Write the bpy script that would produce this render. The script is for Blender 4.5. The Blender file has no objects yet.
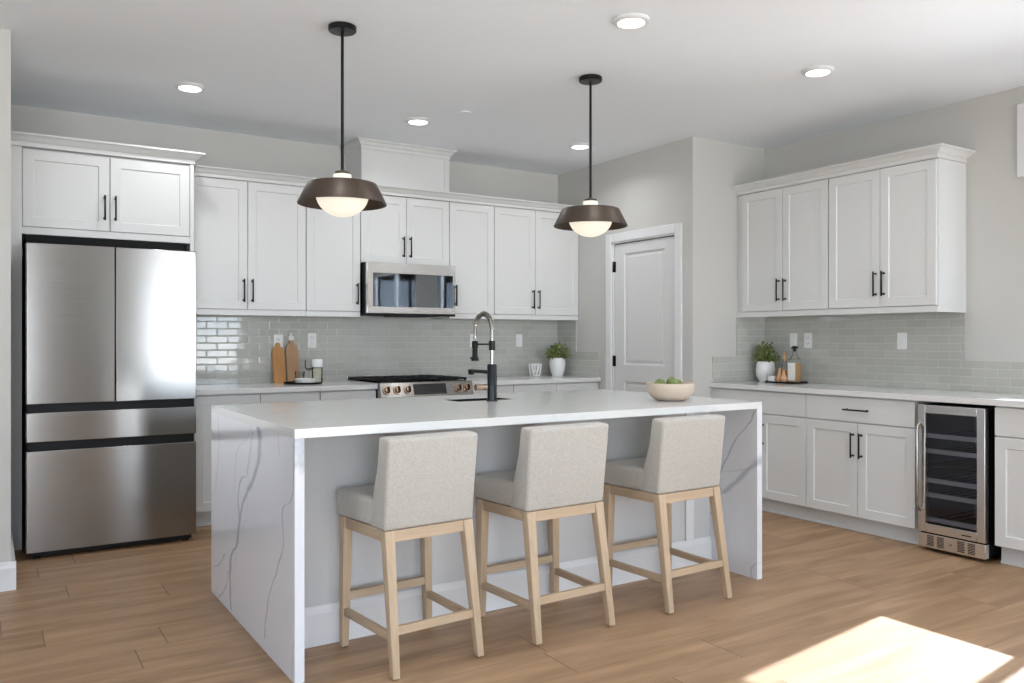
import bpy, bmesh, math, random
from mathutils import Vector, Matrix
random.seed(7)
SC = bpy.context.scene
COL = SC.collection
PI = math.pi

# ---------------------------------------------------------------- camera
cam_d = bpy.data.cameras.new('camera')
cam = bpy.data.objects.new('camera', cam_d)
COL.objects.link(cam)
cam.location = (0, 0, 1.2441)
cam.rotation_euler = (PI/2, 0, -math.radians(32.365))
cam_d.sensor_width = 36.0
cam_d.lens = 828.18/1024*36.0
cam_d.shift_y = -1.955/1024
cam_d.clip_start = 0.05
SC.camera = cam

# ---------------------------------------------------------------- world, sun, exposure
SC.view_settings.view_transform = 'Standard'
SC.view_settings.look = 'None'
SC.view_settings.gamma = 1
SC.view_settings.use_curve_mapping = False
SC.view_settings.exposure = 0.93
W = bpy.data.worlds.new('sky'); SC.world = W; W.use_nodes = True
nt = W.node_tree; nt.nodes.clear()
wo = nt.nodes.new('ShaderNodeOutputWorld'); bg = nt.nodes.new('ShaderNodeBackground')
tc = nt.nodes.new('ShaderNodeTexCoord'); sp = nt.nodes.new('ShaderNodeSeparateXYZ'); cr = nt.nodes.new('ShaderNodeValToRGB')
mr = nt.nodes.new('ShaderNodeMapRange'); mr.inputs[1].default_value = -1; mr.inputs[2].default_value = 1
nt.links.new(tc.outputs['Generated'], sp.inputs[0]); nt.links.new(sp.outputs[2], mr.inputs[0]); nt.links.new(mr.outputs[0], cr.inputs[0])
e = cr.color_ramp.elements
e[0].position = 0.0; e[0].color = (1.30, 1.37, 1.42, 1)
e[1].position = 1.0; e[1].color = (.40, .52, .70, 1)
for p, c in ((.49, (1.15, 1.2, 1.24, 1)), (.51, (.74, .85, .98, 1)), (.65, (.55, .67, .84, 1))):
    n = e.new(p); n.color = c
nt.links.new(cr.outputs[0], bg.inputs[0]); bg.inputs[1].default_value = 5.6
nt.links.new(bg.outputs[0], wo.inputs[0])

sun_d = bpy.data.lights.new('sun', 'SUN'); sun_d.energy = 12.0; sun_d.angle = math.radians(.6); sun_d.color = (.74, .87, 1)
sun = bpy.data.objects.new('sun', sun_d); COL.objects.link(sun)
sun.rotation_euler = Vector((-1, -.137, -.712)).to_track_quat('-Z', 'Y').to_euler()
sun.location = (9, 2.5, 6)

def portal(x, y, z, sx, sy, direction):
    l = bpy.data.lights.new('window_portal', 'AREA'); l.shape = 'RECTANGLE'; l.size = sx; l.size_y = sy
    l.cycles.is_portal = True
    o = bpy.data.objects.new('window_portal', l); COL.objects.link(o)
    o.location = (x, y, z); o.rotation_euler = Vector(direction).to_track_quat('-Z', 'Z').to_euler()

SX = 5.316          # right wall
YB = 6.33           # back wall
H = 2.784           # ceiling
YR = -4.0           # rear wall
XL = -3.5           # left wall
PX, PY = 4.5185, 4.57   # pantry block corner

# ---------------------------------------------------------------- materials
def new_mat(name):
    m = bpy.data.materials.new(name); m.use_nodes = True
    t = m.node_tree; b = t.nodes['Principled BSDF']
    return m, t, b
def srgb(r, g, b):
    f = lambda c: (c/255/12.92) if c/255 <= .04045 else ((c/255+.055)/1.055)**2.4
    return (f(r), f(g), f(b), 1)
def N(t, typ, **kw):
    n = t.nodes.new(typ)
    for k, v in kw.items(): setattr(n, k, v)
    return n
def MTH(t, op, a, b=None, c=None, clamp=False):
    n = t.nodes.new('ShaderNodeMath'); n.operation = op; n.use_clamp = clamp
    for i, v in enumerate((a, b, c)):
        if v is None: continue
        if isinstance(v, (int, float)): n.inputs[i].default_value = v
        else: t.links.new(v, n.inputs[i])
    return n.outputs[0]
def mixc(t, fac, a, b, mode='MIX'):
    n = t.nodes.new('ShaderNodeMix'); n.data_type = 'RGBA'; n.blend_type = mode
    for idx, v in ((0, fac), (6, a), (7, b)):
        if isinstance(v, (int, float)): n.inputs[idx].default_value = v
        elif isinstance(v, tuple): n.inputs[idx].default_value = v
        else: t.links.new(v, n.inputs[idx])
    return n.outputs[2]
def noise(t, vec, scale, detail=3, rough=.5, dist=0.):
    n = t.nodes.new('ShaderNodeTexNoise'); n.inputs['Scale'].default_value = scale; n.inputs['Detail'].default_value = detail
    n.inputs['Roughness'].default_value = rough; n.inputs['Distortion'].default_value = dist
    t.links.new(vec, n.inputs['Vector']); return n.outputs[0]
def bump(t, b, h, strength, dist=.01):
    n = t.nodes.new('ShaderNodeBump'); n.inputs['Strength'].default_value = strength; n.inputs['Distance'].default_value = dist
    t.links.new(h, n.inputs['Height']); t.links.new(n.outputs[0], b.inputs['Normal'])
def coords(t, scale=None, world=False):
    if world:
        v = N(t, 'ShaderNodeNewGeometry').outputs['Position']
    else:
        v = N(t, 'ShaderNodeTexCoord').outputs['Object']
    if scale:
        m = N(t, 'ShaderNodeMapping'); m.inputs['Scale'].default_value = scale
        t.links.new(v, m.inputs[0]); v = m.outputs[0]
    return v
def plain(name, col, rough=.5, metal=0., spec=.5, nz=None, bmp=0., var=.0, coat=0.):
    m, t, b = new_mat(name)
    b.inputs['Base Color'].default_value = col; b.inputs['Roughness'].default_value = rough
    b.inputs['Metallic'].default_value = metal; b.inputs['Specular IOR Level'].default_value = spec
    b.inputs['Coat Weight'].default_value = coat
    if nz:
        v = coords(t); h = noise(t, v, nz, 4)
        if bmp: bump(t, b, h, bmp)
        if var:
            d = tuple(c*(1-var) for c in col[:3])+(1,); l = tuple(min(1, c*(1+var)) for c in col[:3])+(1,)
            t.links.new(mixc(t, h, d, l), b.inputs['Base Color'])
    return m
def emis(name, col, s):
    m, t, b = new_mat(name)
    b.inputs['Base Color'].default_value = (.35, .33, .30, 1)
    b.inputs['Emission Color'].default_value = col; b.inputs['Emission Strength'].default_value = s
    return m

M = {}
M['wall'] = plain('wall_paint', srgb(200, 198, 193), .85, nz=180, bmp=.06, var=.015)
M['ceiling'] = plain('ceiling_paint', srgb(246, 250, 255), .9, nz=120, bmp=.05, var=.01)
M['white'] = plain('cabinet_paint', srgb(216, 216, 214), .38, nz=30, bmp=.01, var=.01)
M['trim'] = plain('trim_paint', srgb(226, 226, 226), .4, nz=20, var=.01)
M['island'] = plain('island_paint', srgb(200, 199, 197), .7, nz=150, bmp=.05, var=.015)
M['black'] = plain('black_metal', srgb(28, 27, 26), .35, .6, nz=60, var=.1)
M['blackplastic'] = plain('black_plastic', srgb(11, 12, 14), .5, 0., .25, nz=60, var=.1)
M['navy'] = plain('matte_black', srgb(24, 29, 34), .3, .3, nz=60, var=.1)
M['chrome'] = plain('brushed_nickel', srgb(175, 172, 165), .25, 1., nz=60, var=.05)
M['gap_shade'] = plain('painted_gap_shade', srgb(10, 10, 10), .9, nz=40, var=.1)  # near-black colour standing in for shade above the fridge
M['bronze'] = plain('bronze_shade', srgb(80, 68, 59), .42, .45, nz=8, var=.12)
M['ceramic'] = plain('white_ceramic', srgb(232, 232, 230), .25, nz=10, var=.01)
M['soil'] = plain('potting_soil', srgb(50, 38, 28), .95, nz=80, bmp=.6, var=.4)
M['glassy'] = None
M['outlet'] = plain('outlet_plastic', srgb(238, 238, 236), .3, nz=20, var=.01)
M['slot'] = plain('outlet_slot', srgb(80, 80, 80), .6, nz=20, var=.1)
M['sink'] = plain('sink_granite', srgb(30, 31, 32), .95, 0., .1, nz=60, var=.1)
M['liner'] = plain('cooler_liner', srgb(120, 126, 140), .5, nz=10, var=.05)
M['copper'] = plain('bronze_knob', srgb(190, 168, 150), .25, 1., nz=40, var=.08)
M['lamp'] = emis('lamp_glass', (1., .90, .73, 1), .42)
M['can'] = emis('downlight_lens', (1, .97, .92, 1), 2.)
M['label'] = plain('paper_label', srgb(236, 233, 225), .7, nz=40, var=.03)

def steel(name, axis, base, rough=.28, streak=.10):
    m, t, b = new_mat(name)
    sc = [400, 400, 400]; sc[axis] = 2
    v = coords(t, tuple(sc)); h = noise(t, v, 1., 2)
    b.inputs['Metallic'].default_value = 1.
    b.inputs['Roughness'].default_value = rough
    d = tuple(c*(1-streak) for c in base[:3])+(1,); l = tuple(min(1, c*(1+streak)) for c in base[:3])+(1,)
    t.links.new(mixc(t, h, d, l), b.inputs['Base Color'])
    t.links.new(MTH(t, 'MULTIPLY_ADD', h, .12, rough-.06), b.inputs['Roughness'])
    b.inputs['Anisotropic'].default_value = .8
    vt = N(t, 'ShaderNodeVectorTransform'); vt.vector_type = 'VECTOR'; vt.convert_from = 'OBJECT'; vt.convert_to = 'WORLD'
    vt.inputs[0].default_value = (0, 0, 1); t.links.new(vt.outputs[0], b.inputs['Tangent'])
    b.inputs['Anisotropic Rotation'].default_value = .0
    return m
M['steel'] = steel('brushed_steel', 0, srgb(158, 156, 153), .20)
M['steel_light'] = steel('brushed_steel_light', 0, srgb(226, 224, 221), .24)

def wood(name, c1, c2, axis=2, rough=.55, scale=1.):
    m, t, b = new_mat(name)
    s = [38*scale]*3; s[axis] = 2.2*scale
    v = coords(t, tuple(s)); h = noise(t, v, 1., 5, .6, .8)
    v2 = coords(t, tuple(x*5 for x in s)); h2 = noise(t, v2, 1., 2)
    f = MTH(t, 'MULTIPLY_ADD', h2, .35, MTH(t, 'MULTIPLY_ADD', h, 1.3, -.32), clamp=True)
    t.links.new(mixc(t, f, c1, c2), b.inputs['Base Color']); b.inputs['Roughness'].default_value = rough
    bump(t, b, h2, .12, .002)
    return m
M['oak'] = wood('stool_oak', srgb(170, 146, 118), srgb(204, 180, 151), 2)
M['oakx'] = wood('stool_oak_across', srgb(170, 146, 118), srgb(204, 180, 151), 0)
M['oaky'] = wood('stool_oak_deep', srgb(165, 141, 113), srgb(198, 174, 146), 1)
M['amber'] = wood('board_amber', srgb(176, 120, 62), srgb(206, 152, 90), 2)
M['tan'] = wood('board_tan', srgb(168, 128, 92), srgb(196, 158, 120), 2)
M['bowlwood'] = wood('bowl_pale_wood', srgb(188, 170, 152), srgb(208, 192, 175), 0, .6, .5)
M['peach'] = wood('utensil_wood', srgb(205, 150, 105), srgb(228, 180, 138), 2)
M['shelfwood'] = wood('rack_wood', srgb(226, 220, 212), srgb(242, 238, 232), 0)

def fabric():
    m, t, b = new_mat('linen_fabric')
    v = coords(t)
    h1 = noise(t, coords(t, (50, 50, 420)), 1., 2); h2 = noise(t, coords(t, (420, 420, 50)), 1., 2); h3 = noise(t, v, 140, 3)
    s = MTH(t, 'ADD', MTH(t, 'ADD', h1, h2), h3)
    f = MTH(t, 'MULTIPLY_ADD', s, 1.2, -1.3, clamp=True)
    t.links.new(mixc(t, f, srgb(171, 166, 157), srgb(193, 188, 179)), b.inputs['Base Color'])
    b.inputs['Roughness'].default_value = .95; b.inputs['Sheen Weight'].default_value = .2
    bump(t, b, s, .25, .002)
    return m
M['fabric'] = fabric()

def floor_mat():
    m, t, b = new_mat('oak_planks')
    v = coords(t, world=True); s = N(t, 'ShaderNodeSeparateXYZ'); t.links.new(v, s.inputs[0])
    X, Y = s.outputs[0], s.outputs[1]
    PW, PL, Y0 = .2265, 1.85, 2.2575
    ry = MTH(t, 'DIVIDE', MTH(t, 'SUBTRACT', Y, Y0), PW); row = MTH(t, 'FLOOR', ry); fy = MTH(t, 'FRACT', ry)
    # joint position of every row: a short table for the rows of the room, repeating every 32 rows
    joints = {0: 2.50, 1: 1.865, 2: 3.735, 3: .95, 4: 2.9, 5: 4.2, 6: .626, 7: .198, 8: 1.9, 9: .748, 10: .335}
    ramp = N(t, 'ShaderNodeValToRGB'); ramp.color_ramp.interpolation = 'CONSTANT'
    el = ramp.color_ramp.elements
    for i in range(16):
        k = i-2
        x = joints.get(k, random.random()*PL) % PL/PL
        q = el[0] if i == 0 else (el[1] if i == 1 else el.new(i/16))
        q.position = i/16; q.color = (x, x, x, 1)
    rf = MTH(t, 'FRACT', MTH(t, 'DIVIDE', MTH(t, 'ADD', row, 2.5), 16.)); t.links.new(rf, ramp.inputs[0])
    cx = MTH(t, 'SUBTRACT', MTH(t, 'DIVIDE', X, PL), ramp.outputs[0]); col = MTH(t, 'FLOOR', cx); fx = MTH(t, 'FRACT', cx)
    idv = N(t, 'ShaderNodeCombineXYZ'); t.links.new(row, idv.inputs[0]); t.links.new(col, idv.inputs[1])
    wn = N(t, 'ShaderNodeTexWhiteNoise'); wn.noise_dimensions = '3D'; t.links.new(idv.outputs[0], wn.inputs[0])
    rnd = wn.outputs[0]
    # grain runs along X, shifted per plank
    cv = N(t, 'ShaderNodeCombineXYZ')
    t.links.new(MTH(t, 'MULTIPLY_ADD', rnd, 17., MTH(t, 'MULTIPLY', X, 1.3)), cv.inputs[0]); t.links.new(MTH(t, 'MULTIPLY_ADD', rnd, 31., MTH(t, 'MULTIPLY', Y, 11.)), cv.inputs[1])
    g1 = noise(t, cv.outputs[0], 1., 5, .55, .6)
    cv2 = N(t, 'ShaderNodeCombineXYZ')
    t.links.new(MTH(t, 'MULTIPLY_ADD', rnd, 7., MTH(t, 'MULTIPLY', X, 6.)), cv2.inputs[0]); t.links.new(MTH(t, 'MULTIPLY', Y, 130.), cv2.inputs[1])
    g2 = noise(t, cv2.outputs[0], 1., 4, .6)
    f = MTH(t, 'MULTIPLY_ADD', g2, .6, MTH(t, 'MULTIPLY_ADD', g1, 1.7, -.72), clamp=True)
    c = mixc(t, f, srgb(124, 94, 66), srgb(202, 166, 129))
    c = mixc(t, MTH(t, 'MULTIPLY', rnd, .5), c, srgb(160, 128, 98))
    # joints
    ex = MTH(t, 'MINIMUM', fx, MTH(t, 'SUBTRACT', 1., fx)); ey = MTH(t, 'MINIMUM', fy, MTH(t, 'SUBTRACT', 1., fy))
    gx = MTH(t, 'LESS_THAN', ex, .0022/PL*1.0); gy = MTH(t, 'LESS_THAN', ey, .0012/PW)
    c = mixc(t, MTH(t, 'MULTIPLY', gx, .8), c, srgb(84, 60, 44))
    c = mixc(t, MTH(t, 'MULTIPLY', gy, .5), c, srgb(84, 60, 44))
    t.links.new(c, b.inputs['Base Color'])
    t.links.new(MTH(t, 'MULTIPLY_ADD', g2, .18, .36), b.inputs['Roughness'])
    b.inputs['Specular IOR Level'].default_value = .45
    bump(t, b, MTH(t, 'SUBTRACT', g2, MTH(t, 'MULTIPLY', MTH(t, 'MAXIMUM', gx, gy), 2.)), .10, .002)
    return m
M['floor'] = floor_mat()

def tile_mat(name, ax):
    # glass subway tile, ax = horizontal world axis (0 or 1)
    m, t, b = new_mat(name)
    v = coords(t, world=True); s = N(t, 'ShaderNodeSeparateXYZ'); t.links.new(v, s.inputs[0])
    U, Z = s.outputs[ax], s.outputs[2]
    TH, TW = .0528, .153
    rz = MTH(t, 'DIVIDE', MTH(t, 'SUBTRACT', Z, .902), TH); row = MTH(t, 'FLOOR', rz); fz = MTH(t, 'FRACT', rz)
    off = MTH(t, 'MULTIPLY', MTH(t, 'MODULO', row, 2.), .5)
    ru = MTH(t, 'ADD', MTH(t, 'DIVIDE', MTH(t, 'ADD', U, .02), TW), off); col = MTH(t, 'FLOOR', ru); fu = MTH(t, 'FRACT', ru)
    idv = N(t, 'ShaderNodeCombineXYZ'); t.links.new(row, idv.inputs[0]); t.links.new(col, idv.inputs[1])
    wn = N(t, 'ShaderNodeTexWhiteNoise'); t.links.new(idv.outputs[0], wn.inputs[0])
    eu = MTH(t, 'MULTIPLY', MTH(t, 'MINIMUM', fu, MTH(t, 'SUBTRACT', 1., fu)), TW)
    ez = MTH(t, 'MULTIPLY', MTH(t, 'MINIMUM', fz, MTH(t, 'SUBTRACT', 1., fz)), TH)
    ed = MTH(t, 'MINIMUM', eu, ez)
    gr = MTH(t, 'LESS_THAN', ed, .0016)
    c = mixc(t, wn.outputs[0], srgb(184, 184, 176), srgb(192, 192, 184))
    c = mixc(t, gr, c, srgb(202, 201, 194))
    t.links.new(c, b.inputs['Base Color'])
    t.links.new(MTH(t, 'MULTIPLY_ADD', gr, .5, .06), b.inputs['Roughness'])
    b.inputs['Specular IOR Level'].default_value = .65
    edge = MTH(t, 'MINIMUM', MTH(t, 'DIVIDE', ed, .006), 1.)
    w = noise(t, v, 9., 2)
    # each tile sits at a very slightly different tilt
    tilt = MTH(t, 'MULTIPLY', MTH(t, 'SUBTRACT', wn.outputs[0], .5), MTH(t, 'MULTIPLY', fu, 1.2))
    h = MTH(t, 'ADD', MTH(t, 'ADD', edge, MTH(t, 'MULTIPLY', w, 1.5)), tilt)
    bump(t, b, h, .35, .0016)
    return m
M['tile_x'] = tile_mat('glass_tile_back', 0)
M['tile_y'] = tile_mat('glass_tile_side', 1)

def quartz(name, veins=None, ax=1, soft=.25, base=(222, 223, 226), rough=.14):
    """white quartz; veins = list of (polyline [(u, z)...], width) drawn in the material"""
    m, t, b = new_mat(name)
    v = coords(t, world=True)
    s = N(t, 'ShaderNodeSeparateXYZ'); t.links.new(v, s.inputs[0])
    B = srgb(*base)
    # faint background veining
    n1 = noise(t, v, 1.6, 5, .55, 1.2)
    r = MTH(t, 'ABSOLUTE', MTH(t, 'SUBTRACT', n1, .5))
    faint = MTH(t, 'SUBTRACT', 1., MTH(t, 'DIVIDE', r, .018), clamp=True)
    n2 = noise(t, v, 2.3, 2)
    faint = MTH(t, 'MULTIPLY', faint, MTH(t, 'MULTIPLY_ADD', n2, 2.2, -.9, clamp=True))
    c = mixc(t, MTH(t, 'MULTIPLY', faint, soft), B, srgb(176, 178, 184))
    cloud = noise(t, v, .9, 3)
    c = mixc(t, MTH(t, 'MULTIPLY_ADD', cloud, .5, -.12, clamp=True), c, srgb(base[0]-8, base[1]-7, base[2]-5))
    if veins:
        U, Z = s.outputs[ax], s.outputs[2]
        wob = noise(t, v, 14., 3)
        wob2 = noise(t, v, 5., 2)
        Uw = MTH(t, 'ADD', U, MTH(t, 'MULTIPLY', MTH(t, 'SUBTRACT', wob, .5), .035))
        tot = None
        for pts, w, stren in veins:
            pts = sorted(pts, key=lambda p: p[1])
            us = [p[0] for p in pts]; u0, u1 = min(us)-.02, max(us)+.02
            fc = N(t, 'ShaderNodeFloatCurve'); cv = fc.mapping.curves[0]
            z0, z1 = pts[0][1], pts[-1][1]
            P = [((p[1]-z0)/(z1-z0), (p[0]-u0)/(u1-u0)) for p in pts]
            cv.points[0].location = P[0]; cv.points[1].location = P[-1]
            for p in P[1:-1]: cv.points.new(*p)
            fc.mapping.update()
            zz = MTH(t, 'DIVIDE', MTH(t, 'SUBTRACT', Z, z0), z1-z0)
            t.links.new(MTH(t, 'MINIMUM', MTH(t, 'MAXIMUM', zz, 0.), 1.), fc.inputs[1])
            uc = MTH(t, 'MULTIPLY_ADD', fc.outputs[0], u1-u0, u0)
            d = MTH(t, 'ABSOLUTE', MTH(t, 'SUBTRACT', Uw, uc))
            ww = MTH(t, 'MULTIPLY', MTH(t, 'MULTIPLY_ADD', wob2, 1.8, .1), w)
            k = MTH(t, 'SUBTRACT', 1.25, MTH(t, 'DIVIDE', d, ww), clamp=True)
            mask = MTH(t, 'MULTIPLY', MTH(t, 'GREATER_THAN', zz, 0.), MTH(t, 'LESS_THAN', zz, 1.))
            k = MTH(t, 'MULTIPLY', MTH(t, 'MULTIPLY', k, mask), stren)
            tot = k if tot is None else MTH(t, 'MAXIMUM', tot, k)
        c = mixc(t, tot, c, srgb(150, 154, 164))
    t.links.new(c, b.inputs['Base Color'])
    b.inputs['Roughness'].default_value = rough
    return m
VL = [([(3.507, .912), (3.414, .879), (3.401, .79), (3.453, .702), (3.577, .6)], .034, .85),
      ([(3.577, .6), (3.709, .463), (3.755, .337), (3.865, .253), (3.882, .128), (3.865, .011)], .017, .8),
      ([(3.62, .655), (3.70, .62), (3.735, .56), (3.722, .46), (3.715, .42)], .015, .75), ([(3.50, .86), (3.56, .74), (3.60, .66)], .012, .5),
      ([(3.507, .904), (3.599, .815), (3.747, .761), (3.786, .667), (3.801, .546)], .006, .6),
      ([(3.145, .921), (3.133, .804)], .004, .5),
      ([(2.95, .905), (2.95, .793), (2.981, .66), (3.089, .606), (3.078, .495), (3.145, .38), (3.287, .189), (3.324, .05)], .008, .7),
      ([(3.982, .244), (4.123, .158), (4.215, .132)], .012, .5), ([(3.915, .181), (3.948, .112), (4.105, .009)], .010, .6),
      ([(2.95, .16), (2.971, .065), (2.971, .0)], .003, .6), ([(4.123, .9), (4.105, .71), (4.159, .553), (4.215, .48)], .006, .5),
      ([(3.52, .9), (3.50, .8), (3.56, .7), (3.60, .5), (3.78, .3), (3.80, .1)], .003, .4)]
VR = [([(2.954, .881), (2.997, .808), (3.089, .709), (3.164, .588), (3.2, .52)], .006, .7),
      ([(2.897, .689), (2.934, .616), (2.997, .568), (3.089, .485), (3.183, .41)], .026, .6),
      ([(3.175, .53), (3.089, .545), (2.997, .572), (2.95, .6)], .012, .5),
      ([(3.28, .277), (3.22, .34), (3.20, .44)], .012, .4),
      ([(2.922, .09), (2.972, .066), (2.979, .0)], .006, .6), ([(3.253, .158), (3.25, .273), (3.23, .402)], .005, .4)]
M['quartz_l'] = quartz('quartz_left_panel', VL, base=(224, 225, 229))
M['quartz_r'] = quartz('quartz_right_panel', VR)
M['quartz'] = quartz('quartz_top', None, soft=.6, base=(219, 219, 216))
M['counter'] = quartz('quartz_counter', None, soft=.2, base=(222, 221, 218))

def glass(name, col=(1, 1, 1, 1), tint=.85, rough=.02, ior=1.5):
    m, t, b = new_mat(name); t.nodes.remove(b)
    o = t.nodes['Material Output']
    g = N(t, 'ShaderNodeBsdfGlossy'); g.inputs['Roughness'].default_value = rough
    tr = N(t, 'ShaderNodeBsdfTransparent'); tr.inputs[0].default_value = tuple(c*tint for c in col[:3])+(1,)
    fr = N(t, 'ShaderNodeFresnel'); fr.inputs[0].default_value = ior
    mx = N(t, 'ShaderNodeMixShader'); t.links.new(fr.outputs[0], mx.inputs[0]); t.links.new(tr.outputs[0], mx.inputs[1]); t.links.new(g.outputs[0], mx.inputs[2])
    t.links.new(mx.outputs[0], o.inputs[0])
    return m
M['pane'] = glass('window_glass', tint=.97)
M['clear'] = glass('clear_glass', (.985, .995, .99, 1), .985, ior=1.22)
M['coolerglass'] = glass('cooler_glass', (.88, .90, .96, 1), .85)
M['ovenglass'] = plain('dark_glass', srgb(128, 134, 140), .03, 1., .9, nz=3, var=.03)
M['display'] = plain('display_glass', srgb(26, 28, 31), .08, 0, .6, nz=3, var=.05)
def leafy(name, a, b_):
    m, t, b = new_mat(name); v = coords(t); h = noise(t, v, 45, 3)
    t.links.new(mixc(t, MTH(t, 'MULTIPLY_ADD', h, 2.6, -.8, clamp=True), a, b_), b.inputs['Base Color'])
    b.inputs['Roughness'].default_value = .5
    return m
def curtain_mat():
    m, t, b = new_mat('sheer_fabric'); o = t.nodes['Material Output']; tr = N(t, 'ShaderNodeBsdfTranslucent'); tr.inputs[0].default_value = (.6, .6, .58, 1)
    b.inputs['Base Color'].default_value = (.8, .8, .78, 1); b.inputs['Roughness'].default_value = .9
    mx = N(t, 'ShaderNodeMixShader'); mx.inputs[0].default_value = .35; t.links.new(b.outputs[0], mx.inputs[1]); t.links.new(tr.outputs[0], mx.inputs[2]); t.links.new(mx.outputs[0], o.inputs[0])
    return m
M['curtain'] = curtain_mat()
M['leaf'] = leafy('leaf_green', srgb(46, 68, 30), srgb(158, 170, 104))
M['lime'] = leafy('fruit_green', srgb(88, 106, 48), srgb(128, 142, 76))

# ---------------------------------------------------------------- mesh builder
class MB:
    def __init__(s): s.bm = bmesh.new()
    def box(s, x0, x1, y0, y1, z0, z1, bev=0., seg=2):
        t = bmesh.new()
        bmesh.ops.create_cube(t, size=1.)
        for v in t.verts:
            v.co = Vector((x0+(v.co.x+.5)*(x1-x0), y0+(v.co.y+.5)*(y1-y0), z0+(v.co.z+.5)*(z1-z0)))
        if bev: bmesh.ops.bevel(t, geom=t.edges[:], offset=bev, segments=seg, affect='EDGES', profile=.5)
        s.merge(t); return s
    def merge(s, t, mat=None):
        if mat is not None: bmesh.ops.transform(t, matrix=mat, verts=t.verts[:])
        me = bpy.data.meshes.new('tmp'); t.to_mesh(me); t.free(); s.bm.from_mesh(me); bpy.data.meshes.remove(me)
    def prism8(s, a, b, bev=0.):
        """a, b: 4 bottom and 4 top corners (same winding)"""
        t = bmesh.new(); va = [t.verts.new(p) for p in a]; vb = [t.verts.new(p) for p in b]
        t.faces.new(va[::-1]); t.faces.new(vb)
        for i in range(4): t.faces.new((va[i], va[(i+1) % 4], vb[(i+1) % 4], vb[i]))
        bmesh.ops.recalc_face_normals(t, faces=t.faces[:])
        if bev: bmesh.ops.bevel(t, geom=t.edges[:], offset=bev, segments=2, affect='EDGES', profile=.5)
        s.merge(t); return s
    def lathe(s, prof, cx=0, cy=0, seg=40, cap=True):
        t = bmesh.new(); rings = []
        for r, z in prof:
            if r < 1e-6: rings.append([t.verts.new((cx, cy, z))])
            else: rings.append([t.verts.new((cx+r*math.cos(2*PI*i/seg), cy+r*math.sin(2*PI*i/seg), z)) for i in range(seg)])
        for a, b in zip(rings, rings[1:]):
            if len(a) == 1 and len(b) == 1: continue
            for i in range(seg):
                j = (i+1) % seg
                if len(a) == 1: t.faces.new((a[0], b[i], b[j]))
                elif len(b) == 1: t.faces.new((a[i], b[0], a[j]))
                else: t.faces.new((a[i], b[i], b[j], a[j]))
        if cap:
            for q in (rings[0], rings[-1]):
                if len(q) > 1: t.faces.new(q)
        bmesh.ops.recalc_face_normals(t, faces=t.faces[:])
        s.merge(t); return s
    def tube(s, pts, r, seg=12, cap=True):
        pts = [Vector(p) for p in pts]; t = bmesh.new(); rings = []
        rr = r if isinstance(r, (list, tuple)) else [r]*len(pts)
        up = None
        for i, p in enumerate(pts):
            d = (pts[min(i+1, len(pts)-1)]-pts[max(i-1, 0)]).normalized()
            if up is None:
                up = Vector((0, 0, 1)) if abs(d.z) < .9 else Vector((1, 0, 0))
            a = d.cross(up).normalized(); up = a.cross(d).normalized()
            rings.append([t.verts.new(p+rr[i]*(a*math.cos(2*PI*k/seg)+up*math.sin(2*PI*k/seg))) for k in range(seg)])
        for a, b in zip(rings, rings[1:]):
            for i in range(seg): t.faces.new((a[i], a[(i+1) % seg], b[(i+1) % seg], b[i]))
        if cap: t.faces.new(rings[0][::-1]); t.faces.new(rings[-1])
        bmesh.ops.recalc_face_normals(t, faces=t.faces[:])
        s.merge(t); return s
    def extrude_profile(s, prof, x0, x1):
        """closed profile [(y,z)...] swept along X"""
        t = bmesh.new(); a = [t.verts.new((x0, y, z)) for y, z in prof]; b = [t.verts.new((x1, y, z)) for y, z in prof]
        n = len(prof)
        for i in range(n): t.faces.new((a[i], a[(i+1) % n], b[(i+1) % n], b[i]))
        t.faces.new(a[::-1]); t.faces.new(b)
        bmesh.ops.recalc_face_normals(t, faces=t.faces[:])
        s.merge(t); return s
    def shaker(s, x0, x1, z0, z1, y=0., th=.019, rail=.058, rec=.0065):
        """shaker front: flat frame, recessed panel; face at y, facing -Y"""
        t = bmesh.new()
        def ring(ix, yy): return [t.verts.new(p) for p in ((x0+ix, yy, z0+ix), (x1-ix, yy, z0+ix), (x1-ix, yy, z1-ix), (x0+ix, yy, z1-ix))]
        R = [ring(0, y+th), ring(0, y+.0015), ring(.0015, y), ring(rail, y), ring(rail+.005, y+rec)]
        for a, b in zip(R, R[1:]):
            for i in range(4): t.faces.new((a[i], a[(i+1) % 4], b[(i+1) % 4], b[i]))
        t.faces.new(R[-1]); t.faces.new(R[0][::-1])
        bmesh.ops.recalc_face_normals(t, faces=t.faces[:])
        s.merge(t); return s
    def build(s, name, mat, parent=None, smooth=False, loc=None):
        me = bpy.data.meshes.new(name)
        if loc is not None: bmesh.ops.translate(s.bm, verts=s.bm.verts[:], vec=-Vector(loc))
        s.bm.to_mesh(me); s.bm.free()
        me.materials.append(mat)
        if smooth:
            for p in me.polygons: p.use_smooth = True
            try: me.set_sharp_from_angle(angle=math.radians(35))
            except Exception: pass
            for p in me.polygons:
                if p.area > 1e-4 and max(abs(c) for c in p.normal) > .99995: p.use_smooth = False
        o = bpy.data.objects.new(name, me); COL.objects.link(o)
        if loc is not None and parent is None: o.location = loc
        if parent is not None: o.parent = parent
        return o
def thing(name, label, cat, loc=(0, 0, 0), rz=0., group=None):
    o = bpy.data.objects.new(name, None); o.empty_display_size = .1; COL.objects.link(o)
    o.location = loc; o.rotation_euler = (0, 0, rz); o['label'] = label; o['category'] = cat
    if group: o['group'] = group
    return o
def tag(o, label, cat, group=None):
    o['label'] = label; o['category'] = cat
    if group: o['group'] = group
    return o
def struct(name, mb, mat, smooth=False):
    o = mb.build(name, mat, smooth=smooth); o['kind'] = 'structure'; return o
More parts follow.
